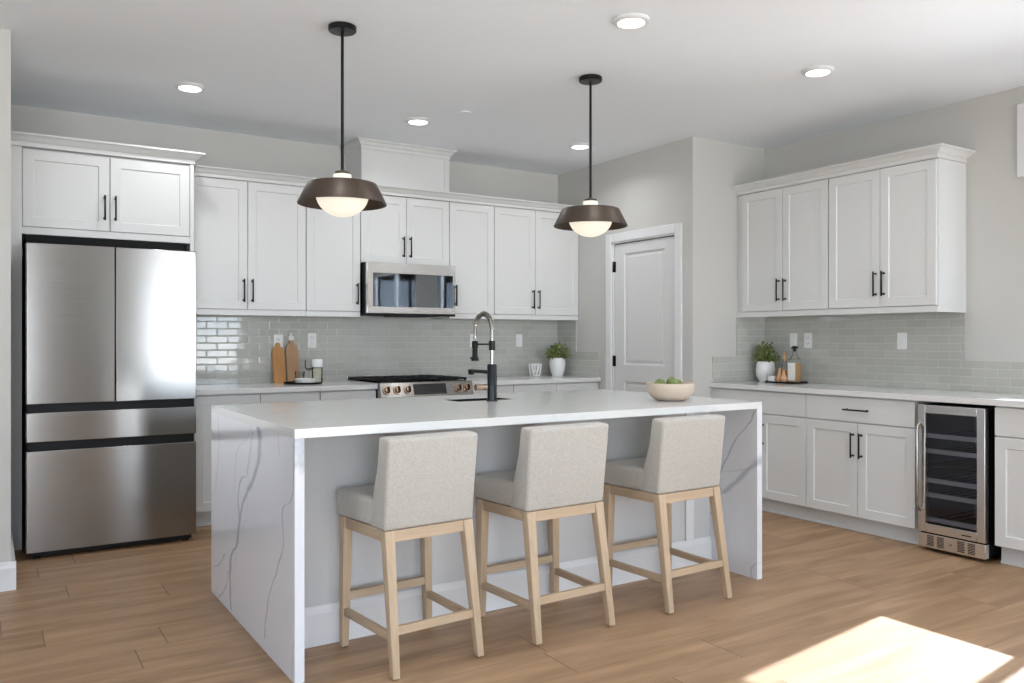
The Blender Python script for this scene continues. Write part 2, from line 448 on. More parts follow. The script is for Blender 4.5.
def copy_tree(o, parent=None):
    c = o.copy(); COL.objects.link(c)
    if parent is not None: c.parent = parent
    for ch in list(o.children): copy_tree(ch, c)
    return c

# ---------------------------------------------------------------- room shell
T = .15
struct('floor', MB().box(XL-T, SX+T, YR-T, YB+T, -.1, 0), M['floor'])
struct('ceiling', MB().box(XL-T, SX+T, YR-T, YB+T, H, H+.12), M['ceiling'])
struct('wall_back', MB().box(XL-T, SX+T, YB, YB+T, 0, H), M['wall'])
struct('wall_left', MB().box(XL-T, XL, YR, .2, 0, H).box(XL-T, XL, 1.8, YB, 0, H).box(XL-T, XL, .2, 1.8, 0, .8).box(XL-T, XL, .2, 1.8, 2.3, H), M['wall'])  # opening cut for the added window
struct('wall_left_stub', MB().box(XL, .10, 4.82, YB, 0, H), M['wall'])
wf = MB().box(PX, SX, PY, PY+.12, 0, H); struct('wall_pantry_front', wf, M['wall'])
DY0, DY1, DZ = 4.751, 5.524, 2.071   # pantry door opening
ws = MB().box(PX, PX+.12, PY+.12, DY0, 0, H).box(PX, PX+.12, DY1, YB, 0, H).box(PX, PX+.12, DY0, DY1, DZ, H)
struct('wall_pantry_side', ws, M['wall'])
# right wall with its window openings (behind and beside the camera)
wins = [(-.9, .75, 0.02, 2.30), (1.42, 2.567, 1.28, 2.225)]
wr = MB()
ys = []
wr.box(SX, SX+T, YR, -.9, 0, H).box(SX, SX+T, .75, 1.42, 0, H).box(SX, SX+T, 2.567, YB, 0, H)
wr.box(SX, SX+T, -.9, .75, 2.30, H).box(SX, SX+T, 1.42, 2.567, 2.225, H).box(SX, SX+T, 1.42, 2.567, 0, 1.28)
struct('wall_right', wr, M['wall'])
# rear wall behind the camera with a wide sliding window and an opening added for light
rw = MB()
RW = [(-2.9, .4, .02, 2.5), (1.40, 4.3, .02, 2.5)]
rw.box(XL-T, -2.9, YR-T, YR, 0, H).box(.4, 1.40, YR-T, YR, 0, H).box(4.3, SX+T, YR-T, YR, 0, H)
rw.box(-2.9, .4, YR-T, YR, 2.5, H).box(1.40, 4.3, YR-T, YR, 2.5, H)
struct('wall_rear', rw, M['wall'])

def window(n, axis, a0, a1, z0, z1, c, mull):
    m = MB(); f = .03
    def bx(u0, u1, w0, w1, d0=0., d1=.06, k=m):
        if axis == 'y': k.box(c+d0, c+d1, u0, u1, w0, w1)
        else: k.box(u0, u1, c-d1, c-d0, w0, w1)
    bx(a0, a1, z0, z0+f); bx(a0, a1, z1-f, z1); bx(a0, a0+f, z0+f, z1-f); bx(a1-f, a1, z0+f, z1-f)
    for q in mull: bx(q-.03, q+.03, z0+f, z1-f)
    w = struct('window_%d' % n, m, M['trim'])
    g = MB(); bx(a0+f, a1-f, z0+f, z1-f, .028, .032, g)
    p = g.build('pane', M['pane'], w)
    if axis == 'y': portal(c+(.12 if c > 0 else -.06), (a0+a1)/2, (z0+z1)/2, a1-a0, z1-z0, (-1 if c > 0 else 1, 0, 0))
    else: portal((a0+a1)/2, c-.12, (z0+z1)/2, a1-a0, z1-z0, (0, 1, 0))
window(1, 'y', 1.42, 2.567, 1.28, 2.225, SX+.05, [1.93])
window(2, 'y', -.9, .75, .02, 2.30, SX+.05, [-.08])
window(5, 'y', .2, 1.8, .8, 2.3, XL-.10, [1.0])  # unseen window added to brighten the island's left panel
window(3, 'x', -2.9, .4, .02, 2.5, YR-.05, [-1.25])  # unseen window added to bring more light in from the left rear
window(4, 'x', 1.40, 4.3, .02, 2.5, YR-.05, [3.28])  # left part widened to backlight the added curtain
def curtain(x0, x1, label):
    t = bmesh.new(); n = 120; rows = []
    for z in (.02, 1.3, 2.62):
        rows.append([t.verts.new((x0+(x1-x0)*i/n, YR+.09+.035*math.sin(i/n*2*PI*(x1-x0)/.13)+.008*math.sin(i*.9), z)) for i in range(n+1)])
    for a, b_ in zip(rows, rows[1:]):
        for i in range(n): t.faces.new((a[i], a[i+1], b_[i+1], b_[i]))
    m = MB(); m.merge(t); o = m.build('curtain', M['curtain']); 
    for p in o.data.polygons: p.use_smooth = True
    md = o.modifiers.new('thickness', 'SOLIDIFY'); md.thickness = .002
    tag(o, label, 'curtain')
curtain(1.30, 2.27, 'unseen sheer white curtain behind the camera, added for streaks in the fridge reflection')  # out-of-view curtain added so the steel doors mirror bright folds
v = MB().box(SX-.02, SX-.0005, 1.33, 2.615, 2.231, 2.677, .004)
tag(v.build('window_valance', M['trim'], smooth=True), 'white box valance high on the right wall, cut by the right edge of the picture', 'valance')

# baseboards
def base_profile(h=.14, d=.022):
    return [(0, 0), (-d, 0), (-d, h-.03), (-d+.006, h-.018), (-d+.010, h-.006), (-.004, h), (0, h)]
b = MB().extrude_profile([(y+4.82, z) for y, z in base_profile()], XL, .122)
b.box(.10, .122, 4.82, 5.66, 0, .118).box(.10, .114, 4.82, 5.66, .118, .14)
struct('baseboard_left', b, M['trim'])

# pantry door: casing as structure, slab as structure with parts
cas = MB()
cw = .072
cas.box(PX-.018, PX, DY0-cw, DY0, 0, DZ+cw, .003).box(PX-.018, PX, DY1, DY1+cw, 0, DZ+cw, .003).box(PX-.018, PX, DY0, DY1, DZ, DZ+cw, .003)
cas.box(PX, PX+.12, DY0-.001, DY0+.012, 0, DZ).box(PX, PX+.12, DY1-.012, DY1+.001, 0, DZ).box(PX, PX+.12, DY0+.012, DY1-.012, DZ-.012, DZ+.001)
struct('trim_1', cas, M['trim'], True)
def door_slab():
    # local: width along x, front at y=0 facing -Y
    w = DY1-DY0-.030; h = DZ-.026
    t = bmesh.new()
    xs = [0, .125, w-.125, w]; zs = [0, .22, .90, 1.02, h-.10, h]
    zs = [0, .21, .885, 1.025, h-.085, h]
    vv = {}
    for i, x in enumerate(xs):
        for j, z in enumerate(zs): vv[i, j] = t.verts.new((x, 0, z))
    for i in range(3):
        for j in range(5):
            if i == 1 and j in (1, 3): continue
            t.faces.new((vv[i, j], vv[i+1, j], vv[i+1, j+1], vv[i, j+1]))
    for j in (1, 3):
        prev = [vv[1, j], vv[2, j], vv[2, j+1], vv[1, j+1]]
        x0, x1, z0, z1 = xs[1], xs[2], zs[j], zs[j+1]
        for ins, dep in ((.008, .010), (.022, .012), (.034, .006), (.040, .005)):
            cur = [t.verts.new(p) for p in ((x0+ins, dep, z0+ins), (x1-ins, dep, z0+ins), (x1-ins, dep, z1-ins), (x0+ins, dep, z1-ins))]
            for i in range(4): t.faces.new((prev[i], prev[(i+1) % 4], cur[(i+1) % 4], cur[i]))
            prev = cur
        t.faces.new(prev)
    bmesh.ops.recalc_face_normals(t, faces=t.faces[:])
    m = MB(); m.merge(t)
    m.box(0, w, .0135, .035, 0, h)
    m.box(0, .002, 0, .014, 0, h).box(w-.002, w, 0, .014, 0, h).box(.002, w-.002, 0, .014, h-.002, h)
    return m
d = door_slab().build('door_1', M['white'])
d['kind'] = 'structure'
d.location = (PX+.012, DY1-.014, .008); d.rotation_euler = (0, 0, -PI/2)
for z in (1.81, 1.008, .22):
    MB().tube([(-.004, -.008, z), (-.004, -.008, z+.09)], .008, 10).box(-.012, .018, -.003, .001, z, z+.09).build('hinge', M['black'], d, True)
hd = MB().lathe([(.0, 0), (.026, 0), (.026, .008), (.010, .012), (.010, .035), (.027, .045), (.029, .060), (.018, .072), (0, .074)], seg=24)
bmesh.ops.transform(hd.bm, matrix=Matrix.Translation((.68, 0, .86)) @ Matrix.Rotation(PI/2, 4, 'X'), verts=hd.bm.verts[:])
hd.build('door_knob', M['black'], d, True)

# ---------------------------------------------------------------- cabinets
def handle_v(x, z0, z1):
    m = MB(); y = -.030
    m.tube([(x, y, z0-.002), (x, y, z1+.002)], .0055, 10)
    for z in (z0+.012, z1-.012): m.tube([(x, y, z), (x, 0, z)], .0045, 8).tube([(x, -.004, z), (x, 0.0, z)], .008, 10)
    return m
def handle_h(x0, x1, z):
    m = MB(); y = -.030
    m.tube([(x0-.002, y, z), (x1+.002, y, z)], .0055, 10)
    for x in (x0+.012, x1-.012): m.tube([(x, y, z), (x, 0, z)], .0045, 8).tube([(x, -.004, z), (x, 0, z)], .008, 10)
    return m
G = .0022
def cab(name, label, cat, group, loc, rz, w, dep, z0, z1, doors=(), drawers=(), rail=None, toe=None, extra=None, top_open=False):
    """local frame: x 0..w, door faces at y=0, box behind; doors (x0,x1,z0,z1,hx,hz0,hz1); drawers (x0,x1,z0,z1,hx0,hx1)"""
    r = thing(name, label, cat, loc, rz, group)
    body = MB().box(0, w, .0205, dep, z0-loc[2], z1-loc[2])
    if extra:
        for e_ in extra: body.box(*e_)
    body.build('cabinet_body', M['white'], r)
    if rail: MB().box(0, w, .004, .04, rail[0]-loc[2], rail[1]-loc[2], .001).box(0, .02, .04, dep, rail[0]-loc[2], rail[1]-loc[2]-.004).box(w-.02, w, .04, dep, rail[0]-loc[2], rail[1]-loc[2]-.004).box(0, w, .04, dep, rail[1]-loc[2]-.004, rail[1]-loc[2]).build('light_rail', M['white'], r)
    for (a, b_, c, d_, hx, h0, h1) in doors:
        dr = MB().shaker(a+G, b_-G, c-loc[2]+G, d_-loc[2]-G).build('door', M['white'], r)
        if hx is not None: handle_v(hx, h0-loc[2], h1-loc[2]).build('handle', M['black'], dr, True)
    for (a, b_, c, d_, hx0, hx1) in drawers:
        dr = MB().box(a+G, b_-G, 0, .0195, c-loc[2]+G, d_-loc[2]-G, .0015).build('drawer', M['white'], r)
        if hx0 is not None: handle_h(hx0, hx1, (c+d_)/2-loc[2]+.0).build('handle', M['black'], dr, True)
    if toe: MB().box(0, w, .075, .09, 0, toe).box(0, w, .0655, .075, 0, .012).build('toe_kick', M['white'], r)
    return r
YU = 6.0    # face of the upper doors on the back wall
ZU0, ZB, ZD0, ZD1 = 1.4175, 1.455, 1.4577, 2.3726
def upper_back(x0, x1, splits, handles, label, z0=ZD0, zr=True, group='white wall cabinets along the back wall'):
    w = x1-x0; xs = [0]+[s-x0 for s in splits]+[w]
    doors = []
    for a, b_, hs in zip(xs, xs[1:], handles):
        hx = b_-.030 if hs == 'r' else a+.030
        doors.append((a, b_, z0, ZD1, hx, z0+.055, z0+.215))
    zb = ZB if zr else z0
    return cab('wall_cabinet', label, 'cabinet', group, (x0, YU, ZU0 if zr else z0), 0, w, .328, zb, ZD1+.002, doors, rail=(ZU0, ZB) if zr else None)
upper_back(1.146, 1.996, [1.571], 'rl', 'two-door white wall cabinet next to the fridge enclosure')
upper_back(1.998, 2.424, [], 'r', 'single-door white wall cabinet just left of the microwave')
upper_back(2.426, 3.197, [2.811], 'rl', 'short two-door white cabinet directly above the microwave', z0=1.84, zr=False)
upper_back(3.199, 3.625, [], 'l', 'single-door white wall cabinet just right of the microwave')
upper_back(3.627, 4.516, [4.044], 'rl', 'two-door white wall cabinet above the potted plant by the pantry wall')
# the last upper has a filler: cover strip lies inside width

def crown_run(name, x0, x1, yface, z0, z1, label, ret_l=None, ret_r=None, proj=.055, back=YB, rz=0, loc=None, cat='crown moulding', h_fr=.0, mat='white'):
    """crown along local X, facing -Y, mitred returns; profile (out, z)"""
    h = z1-z0
    pr = [(0, 0), (.006, 0), (.006, .35*h), (.016, .42*h), (.60*proj, .72*h), (.86*proj, .84*h), (proj, .86*h), (proj, h)]
    t = bmesh.new()
    path = []
    if ret_l: path.append(((x0, back), (-1, 0)))
    path.append(((x0, yface), (-1 if ret_l else 0, -1)))
    path.append(((x1, yface), (1 if ret_r else 0, -1)))
    if ret_r: path.append(((x1, back), (1, 0)))
    rows = [[t.verts.new((p[0]+o*n[0], p[1]+o*n[1], z0+z)) for o, z in pr] for p, n in path]
    for a, b_ in zip(rows, rows[1:]):
        for i in range(len(pr)-1): t.faces.new((a[i], b_[i], b_[i+1], a[i+1]))
    # top and end caps
    inner = [t.verts.new((p[0], p[1], z1)) for p, n in path]
    for i in range(len(path)-1): t.faces.new((rows[i][-1], rows[i+1][-1], inner[i+1], inner[i]))
    for k in (0, -1): t.faces.new(rows[k]+[inner[k]])
    low = [r_[0] for r_ in rows]
    for i in range(len(path)-1): t.faces.new((low[i], low[i+1], inner[i+1], inner[i]))
    bmesh.ops.recalc_face_normals(t, faces=t.faces[:])
    m = MB(); m.merge(t)
    # solid top board
    o = m.build(name, M[mat])
    if loc: o.location = loc; o.rotation_euler = (0, 0, rz)
    tag(o, label, cat)
    return o
crown_run('crown_moulding', 1.206, 4.516, YU+.004, ZD1+.004, 2.442, 'long white crown moulding topping the back wall cabinets')

# chase box above the microwave
r = thing('hood_chase', 'white boxed duct chase with crown rising to the ceiling above the microwave cabinet', 'duct cover', (2.427, YU, 2.443))
MB().box(0, .762, .0, .329, 0, H-2.444, .001).box(0, .045, -.012, 0, 0, H-2.5).box(.717, .762, -.012, 0, 0, H-2.5).box(.045, .717, -.006, 0, 0, H-2.5).build('chase_body', M['white'], r)
h0 = 2.715-2.443
c = crown_run('crown', 0, .762, -.012, h0, H-.001-2.443, '', True, True, .045, .329)
c.parent = r; c.name = 'crown'
for k in ('label', 'category'): del c[k]

# fridge enclosure: panels and cabinet above
YF = 5.70
fe = thing('fridge_cabinet', 'white enclosure with a two-door cabinet above the stainless fridge', 'cabinet', (.102, YF, 0))
L0 = .102
MB().box(.102-L0, .174-L0, .0, YB-YF-.002, 0, 2.39, .001).build('side_panel', M['white'], fe)
MB().box(1.121-L0, 1.145-L0, -.0, YB-YF-.002, 0, 2.39, .001).build('side_panel', M['white'], fe)
MB().box(.1745-L0, 1.1205-L0, .0205, YB-YF-.002, 1.873, 2.385).box(.1745-L0, 1.1205-L0, .004, .0204, 1.873, 1.914).build('cabinet_body', M['white'], fe)
for a, b_, hx in ((.175, .646, .646-.030), (.647, 1.120, .647+.030)):
    dr = MB().shaker(a-L0+G, b_-L0-G, 1.916+G, 2.378-G).build('door', M['white'], fe)
    handle_v(hx-L0, 1.985, 2.135).build('handle', M['black'], dr, True)
crown_run('crown_moulding', .103, 1.145, YF-.001, 2.392, 2.462, 'white crown moulding with a mitred corner above the fridge cabinet', False, True, .06, YB-.002)

# right wall uppers (local x runs towards -Y)
XU = 4.985
def right_loc(xf, yleft, z): return (xf, yleft, z)
def upper_right(y0, y1, mid, label, fill=0.):
    w = y0-y1; mm = y0-mid
    doors = [(fill, mm, ZD0, ZD1, mm-.030, ZD0+.075, ZD0+.235), (mm, w-.004, ZD0, ZD1, mm+.030, ZD0+.075, ZD0+.235)]
    return cab('wall_cabinet', label, 'cabinet', 'white wall cabinets on the right wall', (XU, y0, ZU0), -PI/2, w, SX-XU-.001, ZB, ZD1+.002, doors, rail=(ZU0, ZB))
upper_right(4.568, 3.720, 4.119, 'two-door white wall cabinet on the right wall, by the pantry corner', .056)
upper_right(3.718, 2.933, 3.323, 'two-door white wall cabinet on the right wall with its bright end panel exposed')
# crown: local frame rotated
c = crown_run('crown_moulding', 0, 4.568-2.933, .004, 0, .069, 'white crown moulding topping the right wall cabinets', False, True, .064, SX-XU-.002, rz=-PI/2, loc=(XU, 4.568, ZD1+.004))

# base cabinets, back wall
YC = 5.705
TK = .105
ZT = .8785
def base_back(x0, x1, splits, label, drawer=True, fill_l=0., fill_r=0.):
    w = x1-x0; xs = [fill_l]+[s-x0 for s in splits]+[w-fill_r]
    doors = []; drawers = []
    if drawer:
        drawers = [(xs[0], xs[-1], .715, .872, (xs[0]+xs[-1])/2-.08, (xs[0]+xs[-1])/2+.08)]
        top = .712
    else: top = .872
    for i, (a, b_) in enumerate(zip(xs, xs[1:])):
        hx = (b_-.03 if i == 0 else a+.03)
        doors.append((a, b_, TK, top, hx, top-.22, top-.06))
    return cab('base_cabinet', label, 'cabinet', 'white base cabinets along the back wall', (x0, YC, 0), 0, w, YB-YC-.002, TK-.004, ZT, doors, drawers, toe=TK-.004)
base_back(1.147, 1.577, [], 'white full-height door base cabinet right of the fridge', False)
base_back(1.579, 2.000, [], 'white base cabinet with top drawer, under the cutting boards')
base_back(2.002, 2.428, [], 'white base cabinet with top drawer, just left of the range')
base_back(3.215, 3.631, [], 'white base cabinet with top drawer, just right of the range')
base_back(3.633, 4.061, [], 'white base cabinet with top drawer, under the small white ornament')
base_back(4.063, 4.514, [], 'white base cabinet with top drawer, at the pantry end of the back run')
# base cabinets, right wall
XB = 4.703
def base_right(y0, y1, mid, label, fill=0., hm=True):
    w = y0-y1; mm = y0-mid if mid else None
    xs = [fill, mm, w] if mid else [fill, w]
    c0 = (fill+w)/2
    drawers = [(fill, w, .712, .872, c0-.085, c0+.085)] if hm else [(fill, w, .712, .872, None, None)]
    doors = []
    for i, (a, b_) in enumerate(zip(xs, xs[1:])):
        hx = (b_-.03 if i == 0 else a+.03)
        doors.append((a, b_, TK, .709, hx, .487, .645))
    return cab('base_cabinet', label, 'cabinet', 'white base cabinets along the right wall', (XB, y0, 0), -PI/2, w, SX-XB-.002, TK-.004, ZT, doors, drawers, toe=TK-.004)
base_right(4.568, 3.689, 4.086, 'white base cabinet in the pantry corner, half hidden by the island', .084, hm=False)
base_right(3.687, 2.902, 3.293, 'white base cabinet with wide drawer, left of the wine cooler')
base_right(2.440, 1.56, 2.0, 'white base cabinet right of the wine cooler, cut by the picture edge')

# counters
cb = MB().box(1.146, 2.430, 5.680, YB-.001, .8795, .914, .002)
tag(cb.build('countertop', M['counter'], smooth=True), 'white quartz worktop between the fridge and the range', 'countertop')
cb = MB().box(3.213, 4.517, 5.680, YB-.001, .8795, .914, .002)
tag(cb.build('countertop', M['counter'], smooth=True), 'white quartz worktop right of the range, holding a potted plant', 'countertop')
cb = MB().box(4.680, SX-.001, 1.45, PY-.001, .8795, .914, .002)
tag(cb.build('countertop', M['counter'], smooth=True), 'long white quartz worktop along the right wall above the wine cooler', 'countertop')

# backsplashes
ST = 1.113
bs = MB().box(1.146, PX-.009, YB-.008, YB-.0005, .915, ZU0-.001)
tag(bs.build('backsplash', M['tile_x']), 'grey green glass subway tile backsplash on the back wall behind the range', 'backsplash')
bs = MB().box(PX-.008, PX-.0005, 6.03, YB-.0005, .915, ZU0-.001).box(PX-.008, PX-.0005, 5.695, 6.03, .915, 1.131)
tag(bs.build('backsplash', M['tile_y']), 'stepped tile side splash beside the potted plant, left of the pantry door', 'backsplash')
bs = MB().box(SX-.008, SX-.0005, 2.942, PY-.009, .915, ZU0-.001).box(SX-.008, SX-.0005, 1.45, 2.942, .915, 1.107)
tag(bs.build('backsplash', M['tile_y']), 'grey green glass subway tile backsplash along the right wall', 'backsplash')
bs = MB().box(4.987, SX-.0005, PY-.008, PY-.0005, .915, ZU0-.001).box(4.723, 4.987, PY-.008, PY-.0005, .915, 1.115)
tag(bs.build('backsplash', M['tile_x']), 'stepped tile side splash on the pantry corner wall, left of the right-hand cabinets', 'backsplash')

# outlets
def outlet(label, cx, cz, wall, pos, kind='outlet', cat='outlet'):
    m = MB().box(-.035, .035, -.006, 0, -.058, .058, .0025)
    r = thing('wall_outlet' if kind == 'outlet' else 'light_switch', label, cat, (0, 0, 0), 0)
    m.build('plate', M['outlet'], r, True)
    s = MB()
    if kind == 'outlet':
        s.box(-.017, .017, -.0085, -.005, .006, .036, .003).box(-.017, .017, -.0085, -.005, -.036, -.006, .003)
        s.build('socket', M['outlet'], r, True)
        q = MB()
        for dz in (.021, -.021):
            for bx in ((-.009, -.006, dz-.002, dz+.009), (.006, .009, dz-.002, dz+.009), (-.002, .002, dz-.011, dz-.006)):
                MB().box(bx[0], bx[1], -.0092, -.008, bx[2], bx[3]).build('slot', M['slot'], r)
    else:
        s.box(-.016, .016, -.010, -.005, -.033, .033, .002); s.build('rocker', M['outlet'], r, True)
    if wall == 'back': r.location = (cx, YB-.0081, cz)
    else: r.location = (SX-.0081, cx, cz); r.rotation_euler = (0, 0, -PI/2)
    return r
outlet('white outlet behind the amber cutting board on the back wall', 1.885, 1.225, 'back', 0)
outlet('white outlet above the round black tray on the back wall', 2.150, 1.237, 'back', 0)
outlet('white outlet behind the kitchen faucet on the back wall', 3.605, 1.235, 'back', 0)
outlet('white rocker switch on the back wall left of the potted plant', 4.081, 1.235, 'back', 0, 'switch', 'light switch')
outlet('white rocker switch on the right wall, partly behind the bottle on the tray', 4.274, 1.236, 'r', 0, 'switch', 'light switch')
outlet('white outlet on the right wall just right of the tray bottles', 4.139, 1.236, 'r', 0)
outlet('white rocker switch alone on the right wall backsplash above the wide drawer', 3.369, 1.234, 'r', 0, 'switch', 'light switch')

# ---------------------------------------------------------------- island
IX0, IX1, IY0, IY1 = .937, 3.405, 2.943, 4.256
ZI = .920
isl = thing('kitchen_island', 'large kitchen island with white marbled quartz waterfall top and sides', 'kitchen island', (IX0, IY0, 0))
io = (IX0, IY0, 0)
TP = .036
SKX0, SKX1, SKY0, SKY1 = 2.078, 2.425, 3.80, 3.98
tp = MB()
zt0 = ZI-.034
# slab with the sink cut-out
for (a, b_, c, d_) in ((IX0, IX1, IY0, SKY0), (IX0, IX1, SKY1, IY1), (IX0, SKX0, SKY0, SKY1), (SKX1, IX1, SKY0, SKY1)):
    tp.box(a, b_, c, d_, zt0, ZI)
bmesh.ops.remove_doubles(tp.bm, verts=tp.bm.verts[:], dist=1e-5)
tp.build('worktop', M['quartz'], isl, loc=io)
MB().box(IX0, IX0+TP, IY0, IY1, 0, zt0-.0003).build('waterfall_panel', M['quartz_l'], isl, loc=io)['label'] = 'left waterfall panel with bold grey veins'
MB().box(IX1-TP, IX1, IY0, IY1, 0, zt0-.0003).build('waterfall_panel', M['quartz_r'], isl, loc=io)['label'] = 'right waterfall panel with diagonal grey veins'
BY = 3.275
bd = MB().box(IX0+TP+.001, SKX0-.03, BY, IY1-.03, .0, zt0-.001).box(SKX1+.03, IX1-TP-.001, BY, IY1-.03, 0, zt0-.001)
bd.box(SKX0-.03, SKX1+.03, BY, SKY0-.05, 0, zt0-.001).box(SKX0-.03, SKX1+.03, SKY1+.02, IY1-.03, 0, zt0-.001)
bd.build('island_body', M['island'], isl, loc=io)
MB().extrude_profile([(y+BY, z) for y, z in base_profile(.16, .014)], IX0+TP+.001, IX1-TP-.001).build('baseboard', M['trim'], isl, loc=io)
MB().box(3.178, 3.236, BY-.012, BY-.0005, .161, zt0-.002).build('corner_trim', M['trim'], isl, loc=io)
sk = MB()
w = .003; zb = .70
zs = ZI-.002
sk.box(SKX0+.0003, SKX0+w, SKY0+.0003, SKY1-.0003, zb, zs).box(SKX1-w, SKX1-.0003, SKY0+.0003, SKY1-.0003, zb, zs).box(SKX0+w, SKX1-w, SKY0+.0003, SKY0+w, zb, zs).box(SKX0+w, SKX1-w, SKY1-w, SKY1-.0003, zb, zs).box(SKX0+.0003, SKX1-.0003, SKY0+.0003, SKY1-.0003, zb-w, zb)
sk.build('sink_basin', M['sink'], isl, loc=io)

# faucet (stands on the island)
FX, FY = 2.243, 3.735
fc = thing('kitchen_faucet', 'tall spring-neck faucet in black and brushed nickel on the island', 'faucet', (FX, FY, ZI))
MB().lathe([(.0, 0), (.030, 0), (.030, .006), (.0255, .010), (.0255, .190), (.022, .195), (0, .195)]).build('base', M['navy'], fc, True)
MB().lathe([(0, .19), (.0105, .19), (.0105, .335), (0, .335)], seg=20).build('riser', M['chrome'], fc, True)
MB().lathe([(0, .268), (.017, .268), (.017, .318), (0, .318)], seg=24).build('collar', M['black'], fc, True)
# arch: hose with spring coil
R_ = .090
arc = [(0, 0, .318+i*.012) for i in range(5)]
arc += [(0, R_-R_*math.cos(a), .372+R_*math.sin(a)) for a in [PI*i/20 for i in range(0, 19)]]
p_last = Vector(arc[-1]); arc.append((0, 2*R_-.002, .33))
MB().tube(arc, .0095, 12).build('hose', M['chrome'], fc, True)
# spring
t_pts = [Vector(p) for p in arc[:-1]]
lens = [0]
for a, b_ in zip(t_pts, t_pts[1:]): lens.append(lens[-1]+(b_-a).length)
def along(sv):
    for i in range(len(lens)-1):
        if sv <= lens[i+1]+1e-9:
            f = (sv-lens[i])/(lens[i+1]-lens[i]); return t_pts[i].lerp(t_pts[i+1], f), (t_pts[i+1]-t_pts[i]).normalized()
    return t_pts[-1], (t_pts[-1]-t_pts[-2]).normalized()
turns = 34; sp_pts = []
for i in range(turns*8+1):
    p, d_ = along(lens[-1]*i/(turns*8)); a = Vector((1, 0, 0)); b2 = d_.cross(a).normalized(); ph = 2*PI*i/8
    sp_pts.append(p+(a*math.cos(ph)+b2*math.sin(ph))*.0125)
MB().tube(sp_pts, .0024, 5).build('spring', M['chrome'], fc, True)
MB().tube([(0, 2*R_-.002, .395), (0, 2*R_, .325)], .0065, 10).build('hose_end', M['black'], fc, True)
MB().lathe([(0, .318), (.013, .318), (.0175, .308), (.0175, .285), (.0145, .275), (.0155, .235), (.021, .218), (.021, .208), (0, .206)], 0, 2*R_, 24).tube([(0, 2*R_+.012, .232), (0, 2*R_+.045, .222)], .006, 8).build('spray_head', M['black'], fc, True)
MB().tube([(0, .012, .300), (0, 2*R_-.012, .298)], .0045, 8).build('support_arm', M['black'], fc, True)
MB().tube([(0, .020, .152), (0, .205, .152)], .0105, 12).lathe([(0, .132), (.014, .132), (.017, .137), (.017, .160), (0, .164)], 0, .222, 20).build('spout', M['black'], fc, True)
MB().tube([(-.02, .0, .075), (-.040, .0, .075)], .011, 12).build('lever_joint', M['black'], fc, True)
lv = MB().tube([(-.036, .0, .075), (-.100, .0, .075)], [.0165, .0165], 16).build('lever', M['copper'], fc, True)
lv['label'] = 'round warm metal lever hub'

# bowl with green fruit
bw = thing('wooden_bowl', 'pale rounded wooden bowl of green fruit on the island', 'bowl', (3.075, 3.275, ZI))
RB = .128
prof = [(0, .006), (.060, 0), (.085, .006), (.112, .030), (.126, .058), (RB, .090), (.1265, .094), (.120, .092), (.117, .060), (.100, .034), (.070, .020), (0, .018)]
MB().lathe(prof, seg=56, cap=False).build('bowl', M['bowlwood'], bw, True)
def fruit(label, x, y, z, s, tilt, rz):
    m = MB().lathe([(0, -.036), (.006, -.035), (.018, -.031), (.030, -.018), (.034, 0), (.031, .016), (.022, .028), (.010, .035), (.006, .040), (0, .042)], seg=24)
    for v_ in m.bm.verts:
        a = math.atan2(v_.co.y, v_.co.x); k = 1+.03*math.sin(5*a); v_.co.x *= k; v_.co.y *= k
    o = m.build('green_fruit', M['lime'], smooth=True)
    o.location = (3.075+x, 3.275+y, ZI+z); o.scale = (s, s, s); o.rotation_euler = (tilt, 0, rz)
    tag(o, label, 'fruit', 'green fruit in the wooden bowl')
fruit('green fruit at the left of the wooden bowl, stem end pointing left', -.074, .0, .088, .88, 1.35, 1.9)
fruit('highest green fruit in the wooden bowl, standing in the middle', -.012, -.022, .092, .88, .05, 0)
fruit('green fruit at the right of the wooden bowl, lying low', .052, .004, .082, .85, 1.4, -1.9)
fruit('green fruit at the back of the wooden bowl, mostly hidden', -.005, .068, .076, .85, 1.4, .2)

